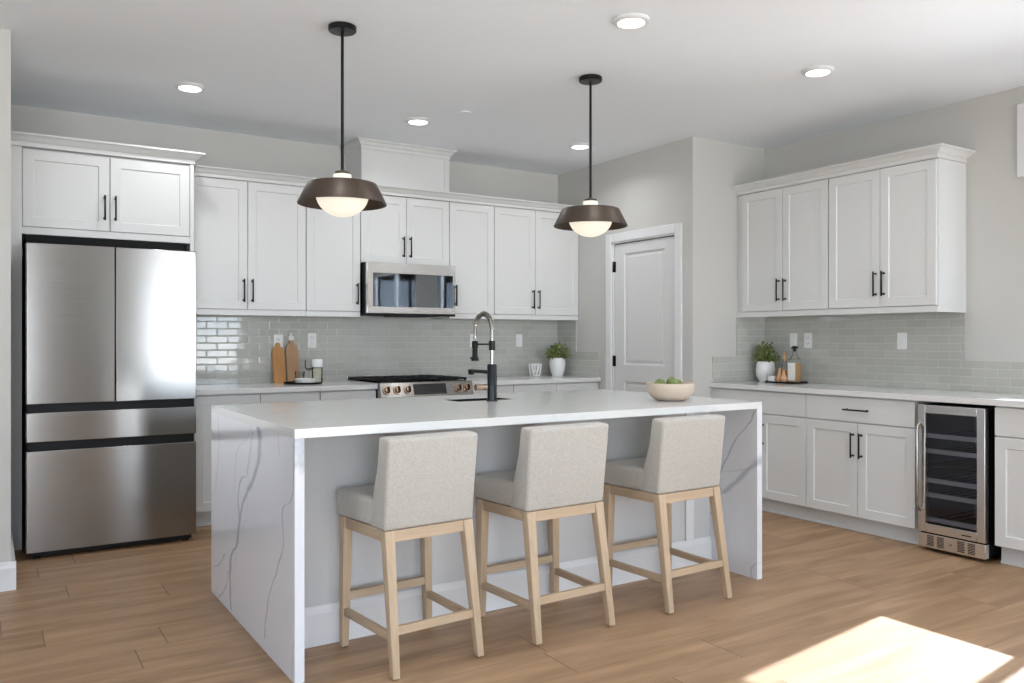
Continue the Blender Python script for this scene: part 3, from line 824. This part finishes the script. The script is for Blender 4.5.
# ---------------------------------------------------------------- stools
def pris(m, c0, c1, w0, w1, bev=.002):
    a = [(c0[0]+sx*w0/2, c0[1]+sy*w0/2, c0[2]) for sx, sy in ((-1, -1), (1, -1), (1, 1), (-1, 1))]
    b_ = [(c1[0]+sx*w1/2, c1[1]+sy*w1/2, c1[2]) for sx, sy in ((-1, -1), (1, -1), (1, 1), (-1, 1))]
    m.prism8(a, b_, bev); return m
def make_stool():
    r = thing('counter_stool', '', 'stool', (0, 0, 0))
    LT = .529
    legs = {}
    for sx in (-1, 1):
        legs[sx, 'r'] = ((sx*.186, -.208, 0), (sx*.174, -.128, LT)); legs[sx, 'f'] = ((sx*.196, .205, 0), (sx*.186, .205, LT))
    for k, (a, b_) in legs.items(): pris(MB(), (a[0], a[1], .004), b_, .029, .041).build('leg', M['oak'], r, True); 
    for k, (a, b_) in legs.items():
        pass
    def on(k, z):
        a, b_ = legs[k]; f = z/LT; return Vector(a).lerp(Vector(b_), f)
    def bar(p, q, h, t, mat, name):
        p, q = Vector(p), Vector(q); d_ = (q-p).normalized(); n = Vector((0, 0, 1)).cross(d_).normalized()*t/2; u = Vector((0, 0, h/2))
        m = MB().prism8([p-n-u, p+n-u, p+n+u, p-n+u], [q-n-u, q+n-u, q+n+u, q-n+u], .0015); m.build(name, M[mat], r, True)
    bar(on((-1, 'r'), .168)+Vector((.014, 0, 0)), on((1, 'r'), .168)-Vector((.014, 0, 0)), .032, .020, 'oakx', 'stretcher')
    bar(on((-1, 'f'), .205)+Vector((.014, 0, 0)), on((1, 'f'), .205)-Vector((.014, 0, 0)), .032, .020, 'oakx', 'stretcher')
    for sx in (-1, 1):
        bar(on((sx, 'r'), .145)+Vector((0, .014, 0)), on((sx, 'f'), .145)-Vector((0, .014, 0)), .030, .020, 'oaky', 'stretcher')
        bar(on((sx, 'r'), .506)+Vector((0, .018, 0)), on((sx, 'f'), .506)-Vector((0, .018, 0)), .044, .024, 'oaky', 'apron')
    bar(on((-1, 'r'), .506)+Vector((.018, 0, 0)), on((1, 'r'), .506)-Vector((.018, 0, 0)), .044, .024, 'oakx', 'apron')
    bar(on((-1, 'f'), .506)+Vector((.018, 0, 0)), on((1, 'f'), .506)-Vector((.018, 0, 0)), .044, .024, 'oakx', 'apron')
    # seat cushion
    t = bmesh.new()
    bmesh.ops.create_cube(t, size=1)
    for v_ in t.verts:
        top = v_.co.z > 0
        y = .240 if v_.co.y > 0 else -.080
        fw_ = .222 if v_.co.y > 0 else .199
        v_.co = Vector((v_.co.x*2*(fw_ if top else fw_-.006), y if not (top and v_.co.y > 0) else .243, .640 if top else .5295))
    bmesh.ops.bevel(t, geom=t.edges[:], offset=.022, segments=4, affect='EDGES', profile=.5)
    for v_ in t.verts:  # slight crown on the top
        if v_.co.z > .62: v_.co.z += .006*(1-(v_.co.x/.2)**2)*(1-((v_.co.y-.08)/.17)**2)
    m = MB(); m.merge(t); m.build('seat', M['fabric'], r, True)
    # backrest: rear face leans back slightly, front face slopes, thicker at the foot
    prof = [(-.148, .5290), (-.186, .876), (-.105, .880), (-.085, .76), (-.050, .66), (-.018, .5290)]
    W2 = .198
    t = bmesh.new(); A = [t.verts.new((-W2, y, z)) for y, z in prof]; B_ = [t.verts.new((W2, y, z)) for y, z in prof]
    n = len(prof)
    for i in range(n): t.faces.new((A[i], A[(i+1) % n], B_[(i+1) % n], B_[i]))
    t.faces.new(A[::-1]); t.faces.new(B_); bmesh.ops.recalc_face_normals(t, faces=t.faces[:])
    bmesh.ops.bevel(t, geom=t.edges[:], offset=.014, segments=4, affect='EDGES', profile=.5)
    for v_ in t.verts:  # slightly wider at the top
        v_.co.x *= 1+.018*(v_.co.z-.53)/.35
    m = MB(); m.merge(t); m.build('backrest', M['fabric'], r, True)
    # feet glides
    for k, (a, b_) in legs.items():
        MB().lathe([(0, 0), (.009, 0), (.009, .004), (0, .004)], a[0], a[1], 12).build('glide', M['black'], r, True)
    return r
st = make_stool()
spots = [(1.432, 3.010, .07, 'linen counter stool nearest the left waterfall panel of the island'),
         (2.086, 3.013, .035, 'linen counter stool in the middle of the three at the island'),
         (2.806, 3.008, .035, 'linen counter stool nearest the right waterfall panel of the island')]
for i, (x, y, a, lb) in enumerate(spots):
    o = st if i == 0 else copy_tree(st)
    o.location = (x, y, 0); o.rotation_euler.z = a; o.scale.x = (1., 1.06, 1.05)[i]; o['label'] = lb; o['group'] = 'counter stools at the island'

# ---------------------------------------------------------------- refrigerator
FRX0, FRX1, FRY = .184, 1.094, 5.379
fr = thing('refrigerator', 'stainless steel french-door refrigerator with two lower drawers', 'refrigerator', (FRX0, FRY, 0))
fo = (FRX0, FRY, 0)
MB().box(FRX0+.006, FRX1-.006, FRY+.075, 6.22, .035, 1.775, .004).build('body', M['blackplastic'], fr, loc=fo)
MB().box(FRX0+.02, FRX1-.02, FRY+.04, FRY+.1, .012, .04).build('base_grille', M['blackplastic'], fr, loc=fo)
for x in (FRX0+.04, FRX1-.07):
    MB().tube([(x+.015, FRY+.055, 0), (x+.015, FRY+.055, .02)], .018, 12).build('foot', M['blackplastic'], fr, loc=fo)
for x in (FRX0+.04, FRX1-.07):
    MB().tube([(x+.015, FRY+.75, 0), (x+.015, FRY+.75, .04)], .018, 12).build('foot', M['blackplastic'], fr, loc=fo)
for a, b_, n in ((FRX0, .6365, 0), (.6415, FRX1, 1)):
    MB().box(a, b_, FRY, FRY+.07, .878, 1.789, .004, 3).build('door', M['steel'], fr, True, loc=fo)
MB().box(FRX0+.01, FRX1-.01, FRY+.02, FRY+.074, .830, .8775).build('handle_recess', M['blackplastic'], fr, loc=fo)
MB().box(FRX0, FRX1, FRY, FRY+.07, .663, .830, .004, 3).build('drawer', M['steel'], fr, True, loc=fo)
MB().box(FRX0+.01, FRX1-.01, FRY+.02, FRY+.074, .613, .6625).build('handle_recess', M['blackplastic'], fr, loc=fo)
MB().box(FRX0, FRX1, FRY, FRY+.07, .040, .613, .004, 3).build('drawer', M['steel'], fr, True, loc=fo)
for x in (FRX0+.03, FRX1-.09): MB().box(x, x+.06, FRY+.08, FRY+.16, 1.7755, 1.80, .003).build('hinge_cover', M['blackplastic'], fr, loc=fo)

MB().box(FRX0+.012, FRX1-.012, FRY+.30, 6.22, 1.7755, 1.868, .003).build('shade_filler', M['gap_shade'], fr, loc=fo)  # black block painting in the shade between fridge and upper cabinet

# ---------------------------------------------------------------- microwave
MX0, MX1, MY, MZ0, MZ1 = 2.434, 3.190, 5.885, 1.428, 1.836
mw = thing('microwave', 'stainless over-the-range microwave with dark glass door', 'microwave', (MX0, MY, MZ0))
mo = (MX0, MY, MZ0)
MB().box(MX0+.002, MX1-.002, MY+.035, YB-.012, MZ0+.006, MZ1).build('body', M['blackplastic'], mw, loc=mo)
dr = MB()
gx0, gx1, gz0, gz1 = MX0+.045, MX1-.020, MZ0+.068, MZ1-.082
dr.box(MX0, MX1, MY, MY+.034, gz1, MZ1-.001, .002).box(MX0, MX1, MY, MY+.034, MZ0+.018, gz0, .002).box(MX0, gx0, MY, MY+.034, gz0, gz1).box(gx1, MX1, MY, MY+.034, gz0, gz1)
dd = dr.build('door', M['steel_light'], mw, loc=mo)
MB().box(gx0, gx1, MY+.003, MY+.030, gz0, gz1).build('glass', M['ovenglass'], dd, loc=mo)
MB().tube([(MX1-.002, MY-.024, MZ0+.085), (MX1-.002, MY-.024, MZ0+.255)], .008, 12).box(MX1-.008, MX1+.002, MY-.024, MY, MZ0+.095, MZ0+.11).box(MX1-.008, MX1+.002, MY-.024, MY, MZ0+.23, MZ0+.245).build('handle', M['black'], dd, True, loc=mo)
MB().box(MX0, MX1, MY+.002, MY+.034, MZ0, MZ0+.0175, .002).box(MX0+.22, MX1-.22, MY+.03, MY+.20, MZ0-.006, MZ0+.005).build('vent_strip', M['blackplastic'], mw, True, loc=mo)
MB().box((MX0+MX1)/2+.01, (MX0+MX1)/2+.05, MY-.0006, MY, MZ0+.036, MZ0+.042).build('badge', M['chrome'], mw, loc=mo)

# ---------------------------------------------------------------- range
RX0, RX1, RY = 2.433, 3.209, 5.655
rg = thing('gas_range', 'slide-in stainless gas range with black grates and front knobs', 'range', (RX0, RY, 0))
ro = (RX0, RY, 0)
MB().box(RX0+.003, RX1-.003, RY+.03, YB-.02, .0, .905).build('body', M['blackplastic'], rg, loc=ro)
MB().box(RX0, RX1, RY-.0, RY+.029, .19, .80, .004).build('oven_door', M['steel_light'], rg, True, loc=ro)
MB().tube([(RX0+.06, RY-.045, .755), (RX1-.06, RY-.045, .755)], .012, 12).tube([(RX0+.09, RY-.045, .755), (RX0+.09, RY, .755)], .008, 8).tube([(RX1-.09, RY-.045, .755), (RX1-.09, RY, .755)], .008, 8).build('oven_handle', M['chrome'], rg, True, loc=ro)
MB().box(RX0+.09, RX1-.09, RY-.002, RY-.0002, .33, .66).build('oven_window', M['ovenglass'], rg, loc=ro)
MB().box(RX0, RX1, RY-.0, RY+.029, .03, .185, .004).build('lower_drawer', M['steel_light'], rg, True, loc=ro)
# sloping control panel
def slope(m, x0, x1, off0, off1):
    # panel face from (RY-.03,.815) to (RY-.0,.925)
    a = Vector((0, RY-.035, .818)); b_ = Vector((0, RY-.003, .922)); u = (b_-a); L = u.length; u.normalize(); n = Vector((0, -u.z, u.y))
    return a, u, n, L
m = MB().extrude_profile([(RY-.035, .818), (RY-.003, .922), (RY+.04, .926), (RY+.04, .812), (RY-.030, .808)], RX0, RX1)
cp = m.build('control_panel', M['steel'], rg, loc=ro)
a_, u_, n_, L_ = slope(None, 0, 0, 0, 0)
def onp(x, s, d_): p = a_+u_*s+n_*d_; return Vector((x, p.y, p.z))
def slab(x0, x1, s0, s1, d0, d1):
    return MB().prism8([onp(x0, s0, d0), onp(x1, s0, d0), onp(x1, s0, d1), onp(x0, s0, d1)], [onp(x0, s1, d0), onp(x1, s1, d0), onp(x1, s1, d1), onp(x0, s1, d1)])
slab(RX0+.267, RX0+.541, .014, L_-.014, .0002, .003).build('touch_display', M['display'], cp, loc=ro)
for kx in (.051, .135, .220, .648, .723):
    x = RX0+kx; m = MB()
    m.tube([onp(x, L_/2, 0), onp(x, L_/2, .008)], .034, 28).tube([onp(x, L_/2, .008), onp(x, L_/2, .030)], [.026, .022], 28)
    m.box(0, 0, 0, 0, 0, 0) if False else None
    k = m.build('knob', M['copper'], cp, True, loc=ro)
    MB().prism8([onp(x-.008, L_/2-.022, .030), onp(x+.008, L_/2-.022, .030), onp(x+.008, L_/2-.016, .038), onp(x-.008, L_/2-.016, .038)], [onp(x-.008, L_/2+.022, .030), onp(x+.008, L_/2+.022, .030), onp(x+.008, L_/2+.016, .038), onp(x-.008, L_/2+.016, .038)]).build('grip', M['black'], k, loc=ro)
xk = (RX0+RX1)/2-.01
# cooktop and grates
MB().box(RX0-.004, RX1+.003, RY+.042, YB-.03, .9148, .922, .002).build('cooktop', M['steel_light'], rg, True, loc=ro)
for gi in range(3):
    gxa = RX0+.015+gi*.2505; gxb = gxa+.245; ya, yb = RY+.055, YB-.06; z = .945
    m = MB()
    for y in (ya, yb): m.box(gxa, gxb, y-.006, y+.006, z-.012, z+.002, .002)
    for x in (gxa+.006, gxb-.006): m.box(x-.006, x+.006, ya, yb, z-.012, z+.002, .002)
    for y in (ya+(yb-ya)*.27, ya+(yb-ya)*.5, ya+(yb-ya)*.73): m.box(gxa, gxb, y-.005, y+.005, z-.008, z+.004, .0015)
    m.box((gxa+gxb)/2-.005, (gxa+gxb)/2+.005, ya, yb, z-.008, z+.004, .0015)
    for x in (gxa+.012, gxb-.012):
        for y in (ya+.004, yb-.004): m.box(x-.006, x+.006, y-.006, y+.006, .922, z)
    m.build('grate', M['blackplastic'], rg, True, loc=ro)
for bx_, by_ in ((.14, .16), (.14, .44), (.39, .30), (.64, .16), (.64, .44)):
    MB().lathe([(0, .922), (.045, .922), (.045, .928), (.032, .930), (.032, .934), (0, .935)], RX0+bx_, RY+by_, 24).build('burner', M['black'], rg, True, loc=ro)
MB().box(RX0, RX1, YB-.028, YB-.012, .90, .955, .002).build('rear_trim', M['steel_light'], rg, loc=ro)

# ---------------------------------------------------------------- wine cooler (local frame, facing -Y, then turned)
CW = .392
wc = thing('wine_cooler', 'stainless under-counter wine cooler with glass door and wooden racks', 'wine cooler', (4.668, 2.864, 0), -PI/2)
zt = .862
b = MB()
D0 = .045
b.box(0.004, .012, D0, .60, .03, zt).box(CW-.012, CW-.004, D0, .60, .03, zt).box(.012, CW-.012, D0, .60, zt-.008, zt).box(.012, CW-.012, D0, .60, .03, .11).box(.012, CW-.012, .59, .60, .11, zt-.008)
b.build('body', M['blackplastic'], wc)
MB().box(.0125, CW-.0125, .584, .589, .115, zt-.010).box(.0125, .016, D0+.002, .583, .115, zt-.010).box(CW-.016, CW-.0125, D0+.002, .583, .115, zt-.010).build('liner', M['liner'], wc)
dm = MB(); fw = .046; dz0, dz1 = .112, zt-.002
dm.box(0, fw, 0, .04, dz0, dz1, .003).box(CW-fw, CW, 0, .04, dz0, dz1, .003).box(fw, CW-fw, 0, .04, dz0, dz0+.052, .003).box(fw, CW-fw, 0, .04, dz1-.048, dz1, .003)
dw = dm.build('door', M['steel_light'], wc, True)
MB().box(fw-.001, CW-fw+.001, .012, .016, dz0+.05, dz1-.047).build('glass', M['coolerglass'], dw)
MB().tube([(.014, 0, .235), (.014, -.022, .25), (.014, -.034, .275), (.014, -.034, .71), (.014, -.022, .735), (.014, 0, .75)], .009, 12).build('handle', M['steel'], dw, True)
MB().box(CW-.13, CW-.075, -.001, 0, dz0+.020, dz0+.026).build('badge', M['blackplastic'], dw)
gm = MB().box(0, CW, .004, .044, .022, .104, .003)
gr = gm.build('grille', M['steel_light'], wc, True)
sl = MB()
for bx_ in (.055, .115, .235, .295):
    for i in range(7): sl.box(bx_, bx_+.040, .0025, .0045, .036+i*.009, .0405+i*.009)
sl.build('vent_slots', M['blackplastic'], gr)
MB().tube([(.195, .004, .063), (.195, 0.0, .063)], .006, 12).build('lock', M['chrome'], gr, True)
for fx_ in (.04, CW-.04): MB().tube([(fx_, .10, 0), (fx_, .10, .031)], .014, 10).tube([(fx_, .52, 0), (fx_, .52, .031)], .014, 10).build('foot', M['blackplastic'], wc, True)
for z in (.180, .325, .410, .585, .675):
    m = MB().box(.030, CW-.030, .048, .066, z-.013, z+.013, .002)
    s_ = m.build('rack', M['shelfwood'], wc, True)
    w_ = MB()
    for i in range(6): w_.tube([(.05+i*.058, .066, z), (.05+i*.0625, .56, z)], .003, 6)
    w_.build('rack_wire', M['chrome'], s_)
MB().box(.03, CW-.03, .05, .58, .493, .507).build('divider', M['blackplastic'], wc)

# ---------------------------------------------------------------- pendants
def make_pendant():
    r = thing('pendant_lamp', '', 'pendant lamp', (0, 0, 0))
    MB().lathe([(0, H-.0005), (.064, H-.0005), (.068, H-.004), (.068, H-.024), (.064, H-.028), (.012, H-.030), (0, H-.030)]).build('canopy', M['black'], r, True)
    MB().tube([(0, 0, H-.03), (0, 0, 2.070)], .0075, 12).build('rod', M['black'], r, True)
    MB().lathe([(0, 2.080), (.010, 2.078), (.016, 2.070), (.036, 2.067), (.038, 2.056), (0, 2.054)]).build('cap', M['bronze'], r, True)
    gl = [(0, 2.0535), (.044, 2.0535), (.0455, 2.012), (.060, 2.004)]
    cz, rad = 1.955, .128
    for i in range(0, 25):
        a = math.radians(24-i*(114/24)); gl.append((rad*math.cos(a), cz+rad*.85*math.sin(a)))
    gl[-1] = (0, gl[-1][1])
    MB().lathe(gl, cap=False, seg=48).build('glass_globe', M['lamp'], r, True)
    sh = [(.049, 2.012), (.155, 2.011), (.168, 2.007), (.216, 1.912), (.216, 1.908), (.213, 1.910), (.165, 2.003), (.154, 2.007), (.049, 2.008)]
    MB().lathe(sh+[sh[0]], cap=False, seg=64).build('lamp_shade', M['bronze'], r, True)
    return r
p1 = make_pendant()
lampl = []
for i, (x, y, lb) in enumerate(((1.474, 3.883, 'bronze pendant lamp with white globe over the left part of the island'), (2.992, 3.86, 'bronze pendant lamp with white globe over the right part of the island'))):
    o = p1 if i == 0 else copy_tree(p1)
    o.location = (x, y, 0); o['label'] = lb; o['group'] = 'pendant lamps over the island'

# recessed downlights
def make_can():
    r = thing('recessed_light', '', 'ceiling light', (0, 0, 0))
    MB().lathe([(0, -.0002), (.088, -.0002), (.090, -.003), (.086, -.010), (.070, -.018), (.066, -.018), (.066, -.014), (0, -.014)]).build('trim_ring', M['trim'], r, True)
    MB().lathe([(0, -.0145), (.0655, -.0145), (.064, -.019), (0, -.021)]).build('lens', M['can'], r, True)
    l = bpy.data.lights.new('downlight', 'AREA'); l.shape = 'DISK'; l.size = .12; l.energy = 2.4; l.color = (.93, .96, 1); l.spread = math.radians(150)
    lo = bpy.data.objects.new('downlight', l); COL.objects.link(lo); lo.parent = r; lo.location = (0, 0, -.024)
    return r
cn = make_can()
for i, (x, y, lb) in enumerate(((1.041, 5.295, 'round recessed ceiling light above the refrigerator'), (2.553, 5.259, 'round recessed ceiling light in front of the duct chase, between the pendants'),
                 (2.62, 3.062, 'round recessed ceiling light nearest the top edge of the picture'), (4.009, 3.061, 'round recessed ceiling light in front of the right wall cabinets'),
                 (3.964, 5.249, 'round recessed ceiling light just behind the right pendant rod'),
                 (1.04, 3.06, 'unseen recessed light added above the left end of the island to brighten the room'), (1.04, .9, 'unseen recessed light added near the camera on the left to brighten the room'),  # these and the next two are unseen lights added for fill
                 (2.62, .9, 'unseen recessed light added near the camera in the middle to brighten the room'), (4.0, .9, 'unseen recessed light added near the camera on the right to brighten the room'))):
    o = cn if i == 0 else copy_tree(cn)
    o.location = (x, y, H); o['label'] = lb; o['group'] = 'recessed ceiling lights'
tag(MB().lathe([(0, H-.0002), (.034, H-.0002), (.036, H-.004), (.034, H-.008), (0, H-.009)], 0, 0).build('sprinkler_cap', M['ceiling'], smooth=True), 'small round white sprinkler cover on the ceiling between the pendants', 'sprinkler cover').location = (2.737, 4.901, 0)

# ---------------------------------------------------------------- potted plants
def plant(label, x, y, rp, hp, rf, hf, seed, style):
    rnd = random.Random(seed)
    r = thing('potted_plant', label, 'potted plant', (x, y, .914), 0, 'small potted plants on the worktops')
    k = hp/.16
    if style == 0:
        prof = [(0, 0), (rp*.62, 0), (rp*.66, .004), (rp*.90, hp*.35), (rp, hp*.65), (rp*.95, hp*.97), (rp*.92, hp), (rp*.88, hp*.985), (rp*.88, hp*.9), (0, hp*.9)]
    else:
        prof = [(0, 0), (rp*.55, 0), (rp*.62, .004), (rp*.92, hp*.25), (rp, hp*.55), (rp*.95, hp*.85), (rp*.88, hp), (rp*.84, hp*.985), (rp*.84, hp*.9), (0, hp*.9)]
    MB().lathe(prof, cap=False, seg=40).build('pot', M['ceramic'], r, True)
    MB().lathe([(0, hp*.905), (rp*.84, hp*.905), (rp*.8, hp*.93), (0, hp*.95)], cap=False, seg=24).build('soil', M['soil'], r, True)
    t = bmesh.new(); stems = MB()
    for i in range(120):
        a = rnd.random()*2*PI; el = math.asin(rnd.uniform(.12, 1.)); rr = rf*rnd.uniform(.55, 1.)
        tip = Vector((math.cos(a)*math.cos(el)*rr, math.sin(a)*math.cos(el)*rr, hp*.95+math.sin(el)*hf*rnd.uniform(.7, 1.)))
        root = Vector((math.cos(a)*rp*.35*rnd.random(), math.sin(a)*rp*.35*rnd.random(), hp*.93))
        if i < 40: stems.tube([root, root.lerp(tip, .5)+Vector((0, 0, .01)), tip], .0012, 4)
        for j in range(7):
            f = rnd.uniform(.45, 1.03); c_ = root.lerp(tip, f)+Vector([rnd.uniform(-.006, .006) for _ in range(3)])
            d_ = Vector([rnd.gauss(0, 1) for _ in range(3)])+(tip-root).normalized()*1.0; d_.normalize()
            s_ = d_.cross(Vector([rnd.gauss(0, 1) for _ in range(3)])).normalized(); n_2 = d_.cross(s_)
            L2 = rnd.uniform(.018, .030); w2 = L2*.30
            vs = [t.verts.new(c_+d_*(L2*q)+s_*(w2*w3)+n_2*b3) for q, w3, b3 in ((0, 0, 0), (.35, 1, .001), (.75, .75, .001), (1, 0, -.002), (.75, -.75, .001), (.35, -1, .001))]
            mid = t.verts.new(c_+d_*(L2*.5)-n_2*.0018)
            for q in range(6): t.faces.new((vs[q], vs[(q+1) % 6], mid))
    m = MB(); m.merge(t); m.build('foliage', M['leaf'], r)
    stems.build('stems', M['leaf'], r)
plant('leafy plant in a tall white pot on the back worktop by the pantry wall', 4.352, 6.10, .073, .166, .128, .15, 3, 0)
plant('leafy plant in a round white pot in the corner of the right worktop', 5.165, 4.430, .074, .158, .100, .17, 5, 1)

# ornament
r = MB()
zz = .914
def bar3(m, p, q, w=.007):
    m.tube([p, q], w, 4)
ox, oy = 4.130, 6.13
for dy in (-.025, .025):
    bar3(r, (-.050, dy, .108), (.050, dy, .108)); bar3(r, (-.050, dy, .108), (-.030, dy, .008)); bar3(r, (.050, dy, .108), (.030, dy, .008)); bar3(r, (-.030, dy, .008), (.030, dy, .008))
    bar3(r, (-.030, dy, .104), (0, dy, .02)); bar3(r, (.030, dy, .104), (0, dy, .02))
for x, z in ((-.050, .108), (.050, .108), (-.030, .008), (.030, .008)): bar3(r, (x, -.025, z), (x, .025, z))
o = r.build('ornament', M['ceramic']); o.location = (ox, oy, zz); tag(o, 'small white open-frame ornament on the back worktop left of the plant', 'ornament')

# ---------------------------------------------------------------- left worktop items
def board(name, label, x, y, w, h, neck, mat, lean, cap=None, cat='cutting board'):
    r = thing(name, label, cat, (x, y, .9145)); r.rotation_euler = (-lean, 0, 0)
    t = bmesh.new(); pts = []
    sh = h-neck
    pts += [(-w/2+.012, 0), (w/2-.012, 0), (w/2, .012), (w/2, sh-.06)]
    for i in range(1, 9):
        a = i/8*PI/2; pts.append((w/2-(w/2-.018)*(1-math.cos(a)), sh-.06+.06*math.sin(a)))
    pts += [(.017, sh+.01), (.017, h-.014), (.008, h), (-.008, h), (-.017, h-.014), (-.017, sh+.01)]
    for i in range(8, 0, -1):
        a = i/8*PI/2; pts.append((-w/2+(w/2-.018)*(1-math.cos(a)), sh-.06+.06*math.sin(a)))
    pts += [(-w/2, sh-.06), (-w/2, .012)]
    A = [t.verts.new((px, 0, pz)) for px, pz in pts]; B2 = [t.verts.new((px, .018, pz)) for px, pz in pts]; n = len(pts)
    t.faces.new(A); t.faces.new(B2[::-1])
    for i in range(n): t.faces.new((A[i], B2[i], B2[(i+1) % n], A[(i+1) % n]))
    bmesh.ops.recalc_face_normals(t, faces=t.faces[:])
    m = MB(); m.merge(t); m.build('board', M[mat], r)
    if cap: MB().box(-.021, .021, -.004, .022, h-.055, h-.018, .004).box(-.012, .012, -.003, .021, h-.018, h+.004, .003).build('hanging_loop', M['ceramic'], r, True)['label'] = 'white loop tied round the neck'
    return r
board('cutting_board', 'amber wooden cutting board leaning on the backsplash, leftmost on the worktop', 1.874, 6.236, .092, .312, .03, 'amber', .20)
board('cutting_board', 'tan bottle-shaped cutting board with white loop, behind the black tray', 1.978, 6.224, .094, .385, .085, 'tan', .20, True)
TX, TY = 1.992, 6.055
tag(MB().lathe([(0, 0), (.134, 0), (.140, .003), (.142, .014), (.139, .014), (.136, .005), (0, .004)], cap=False, seg=56).build('round_tray', M['blackplastic'], smooth=True), 'round black tray on the worktop left of the range', 'tray').location = (TX, TY, .9145)
zt_ = .9192
tag(MB().lathe([(0, 0), (.055, 0), (.074, .008), (.077, .034), (.074, .036), (.070, .034), (.066, .012), (0, .008)], cap=False).build('serving_dish', M['ceramic'], smooth=True), 'low white round dish at the front of the round black tray', 'dish').location = (TX+.005, TY-.040, zt_+.0002)
def tumbler(label, x, y, z, r0, h, name='glass_tumbler'):
    o = MB().lathe([(0, 0), (r0*.85, 0), (r0, h), (r0-.002, h), (r0*.85-.002, .004), (0, .004)], cap=False).build(name, M['clear'], smooth=True)
    o.location = (x, y, z); tag(o, label, 'glass')
tumbler('clear glass tumbler behind the low white dish on the round tray', TX-.002, TY+.072, zt_, .036, .084)
o = MB().lathe([(0, 0), (.028, 0), (.029, .003), (.004, .008), (.0035, .07), (.010, .085), (.028, .105), (.032, .135), (.030, .172), (.0285, .172), (.030, .135), (.026, .108), (.004, .09), (0, .089)], cap=False).build('stemmed_glass', M['clear'], smooth=True)
o.location = (TX+.060, TY+.045, zt_); tag(o, 'tall stemmed clear glass beside the white-lidded jar on the round tray', 'glass')
j = thing('storage_jar', 'clear jar with a tall white lid and beige contents on the round tray', 'jar', (TX+.098, TY-.030, zt_))
MB().lathe([(0, 0), (.036, 0), (.039, .004), (.039, .105), (.034, .118), (.032, .118), (.036, .104), (.036, .006), (0, .004)], cap=False).build('glass_body', M['clear'], j, True)
MB().lathe([(0, .005), (.0355, .005), (.0355, .100), (.030, .108), (0, .110)], cap=False).build('contents', plain('pasta', srgb(206, 200, 180), .7, nz=60, bmp=.5, var=.35), j, True)
MB().lathe([(0, .119), (.038, .119), (.041, .122), (.041, .172), (.038, .178), (0, .179)], cap=False).build('lid', M['ceramic'], j, True)

# ---------------------------------------------------------------- right worktop tray
QX, QY = 5.135, 4.205
r = MB()
def rr_loop(hx, hy, cr_, z):
    P = []
    for cx_, cy_, a0 in ((hx-cr_, hy-cr_, 0), (-hx+cr_, hy-cr_, 90), (-hx+cr_, -hy+cr_, 180), (hx-cr_, -hy+cr_, 270)):
        for i in range(6):
            a = math.radians(a0+i*18); P.append((cx_+cr_*math.cos(a), cy_+cr_*math.sin(a), z))
    return P
t = bmesh.new(); loops = [rr_loop(.088, .138, .03, 0), rr_loop(.095, .145, .034, .012), rr_loop(.092, .142, .032, .012), rr_loop(.086, .136, .029, .004)]
V_ = [[t.verts.new(p) for p in L] for L in loops]
n = len(V_[0])
for a, b_ in zip(V_, V_[1:]):
    for i in range(n): t.faces.new((a[i], a[(i+1) % n], b_[(i+1) % n], b_[i]))
t.faces.new(V_[0][::-1]); t.faces.new(V_[-1]); bmesh.ops.recalc_face_normals(t, faces=t.faces[:])
r.merge(t); o = r.build('serving_tray', M['blackplastic'], smooth=True); o.location = (QX, QY, .9145); tag(o, 'black rectangular tray with bottles on the right worktop', 'tray')
zq = .919
b = thing('glass_bottle', 'square clear bottle with white label and dark stopper on the right tray', 'bottle', (QX-.005, QY-.082, zq))
t = MB()
t.box(-.036, .036, -.036, .036, 0, .180, .008, 3)
t.lathe([(.033, .178), (.024, .200), (.014, .214), (.013, .248), (.015, .250), (.015, .256), (.010, .256)], cap=False, seg=20)
t.build('glass_body', M['clear'], b, True)
MB().box(-.032, .032, -.032, .032, .004, .150, .005).build('contents', plain('amber_liquid', srgb(200, 158, 112), .3, nz=6, var=.05), b, True)
MB().box(-.0372, -.0362, -.033, .034, .016, .150).build('paper_label', M['label'], b)
MB().lathe([(0, .235), (.009, .235), (.009, .2565), (.026, .258), (.026, .268), (.014, .276), (0, .277)], seg=20).build('stopper', M['black'], b, True)
b = thing('glass_bottle', 'conical clear bottle with a pointed wooden stopper on the right tray', 'bottle', (QX+.035, QY+.045, zq))
MB().lathe([(0, 0), (.042, 0), (.044, .006), (.014, .155), (.014, .172), (.012, .172), (.012, .155), (.041, .008), (0, .004)], cap=False, seg=28).build('glass_body', M['clear'], b, True)
MB().lathe([(0, .0045), (.040, .0045), (.022, .095), (0, .097)], cap=False, seg=24).build('contents', plain('orange_liquid', srgb(214, 160, 104), .3, nz=6, var=.05), b, True)
MB().lathe([(0, .158), (.0115, .158), (.0115, .173), (.015, .175), (.011, .192), (.003, .225), (0, .226)], seg=20).build('stopper', M['peach'], b, True)
for k, (dx, dy, hh, ln, lb) in enumerate(((-.040, .036, .105, .10, 'short peach-coloured wooden scoop leaning left on the right tray'), (-.050, -.022, .095, -.05, 'short peach-coloured wooden scoop upright beside the square bottle'))):
    m = MB().lathe([(0, 0), (.018, .002), (.024, .018), (.022, .042), (.012, .056), (.010, hh-.01), (.014, hh-.004), (.008, hh), (0, hh)], seg=20)
    o = m.build('wooden_scoop', M['peach'], smooth=True); o.location = (QX+dx, QY+dy, zq+.004); o.rotation_euler = (ln, 0, 0)
    tag(o, lb, 'scoop')
o = MB().box(-.018, .018, -.026, .026, 0, .046, .006, 3).build('soap_block', M['ceramic'], smooth=True); o.location = (QX-.052, QY+.090, zq+.001); o.rotation_euler = (0, 0, .15)
tag(o, 'small white marble block at the left front of the right tray', 'block')
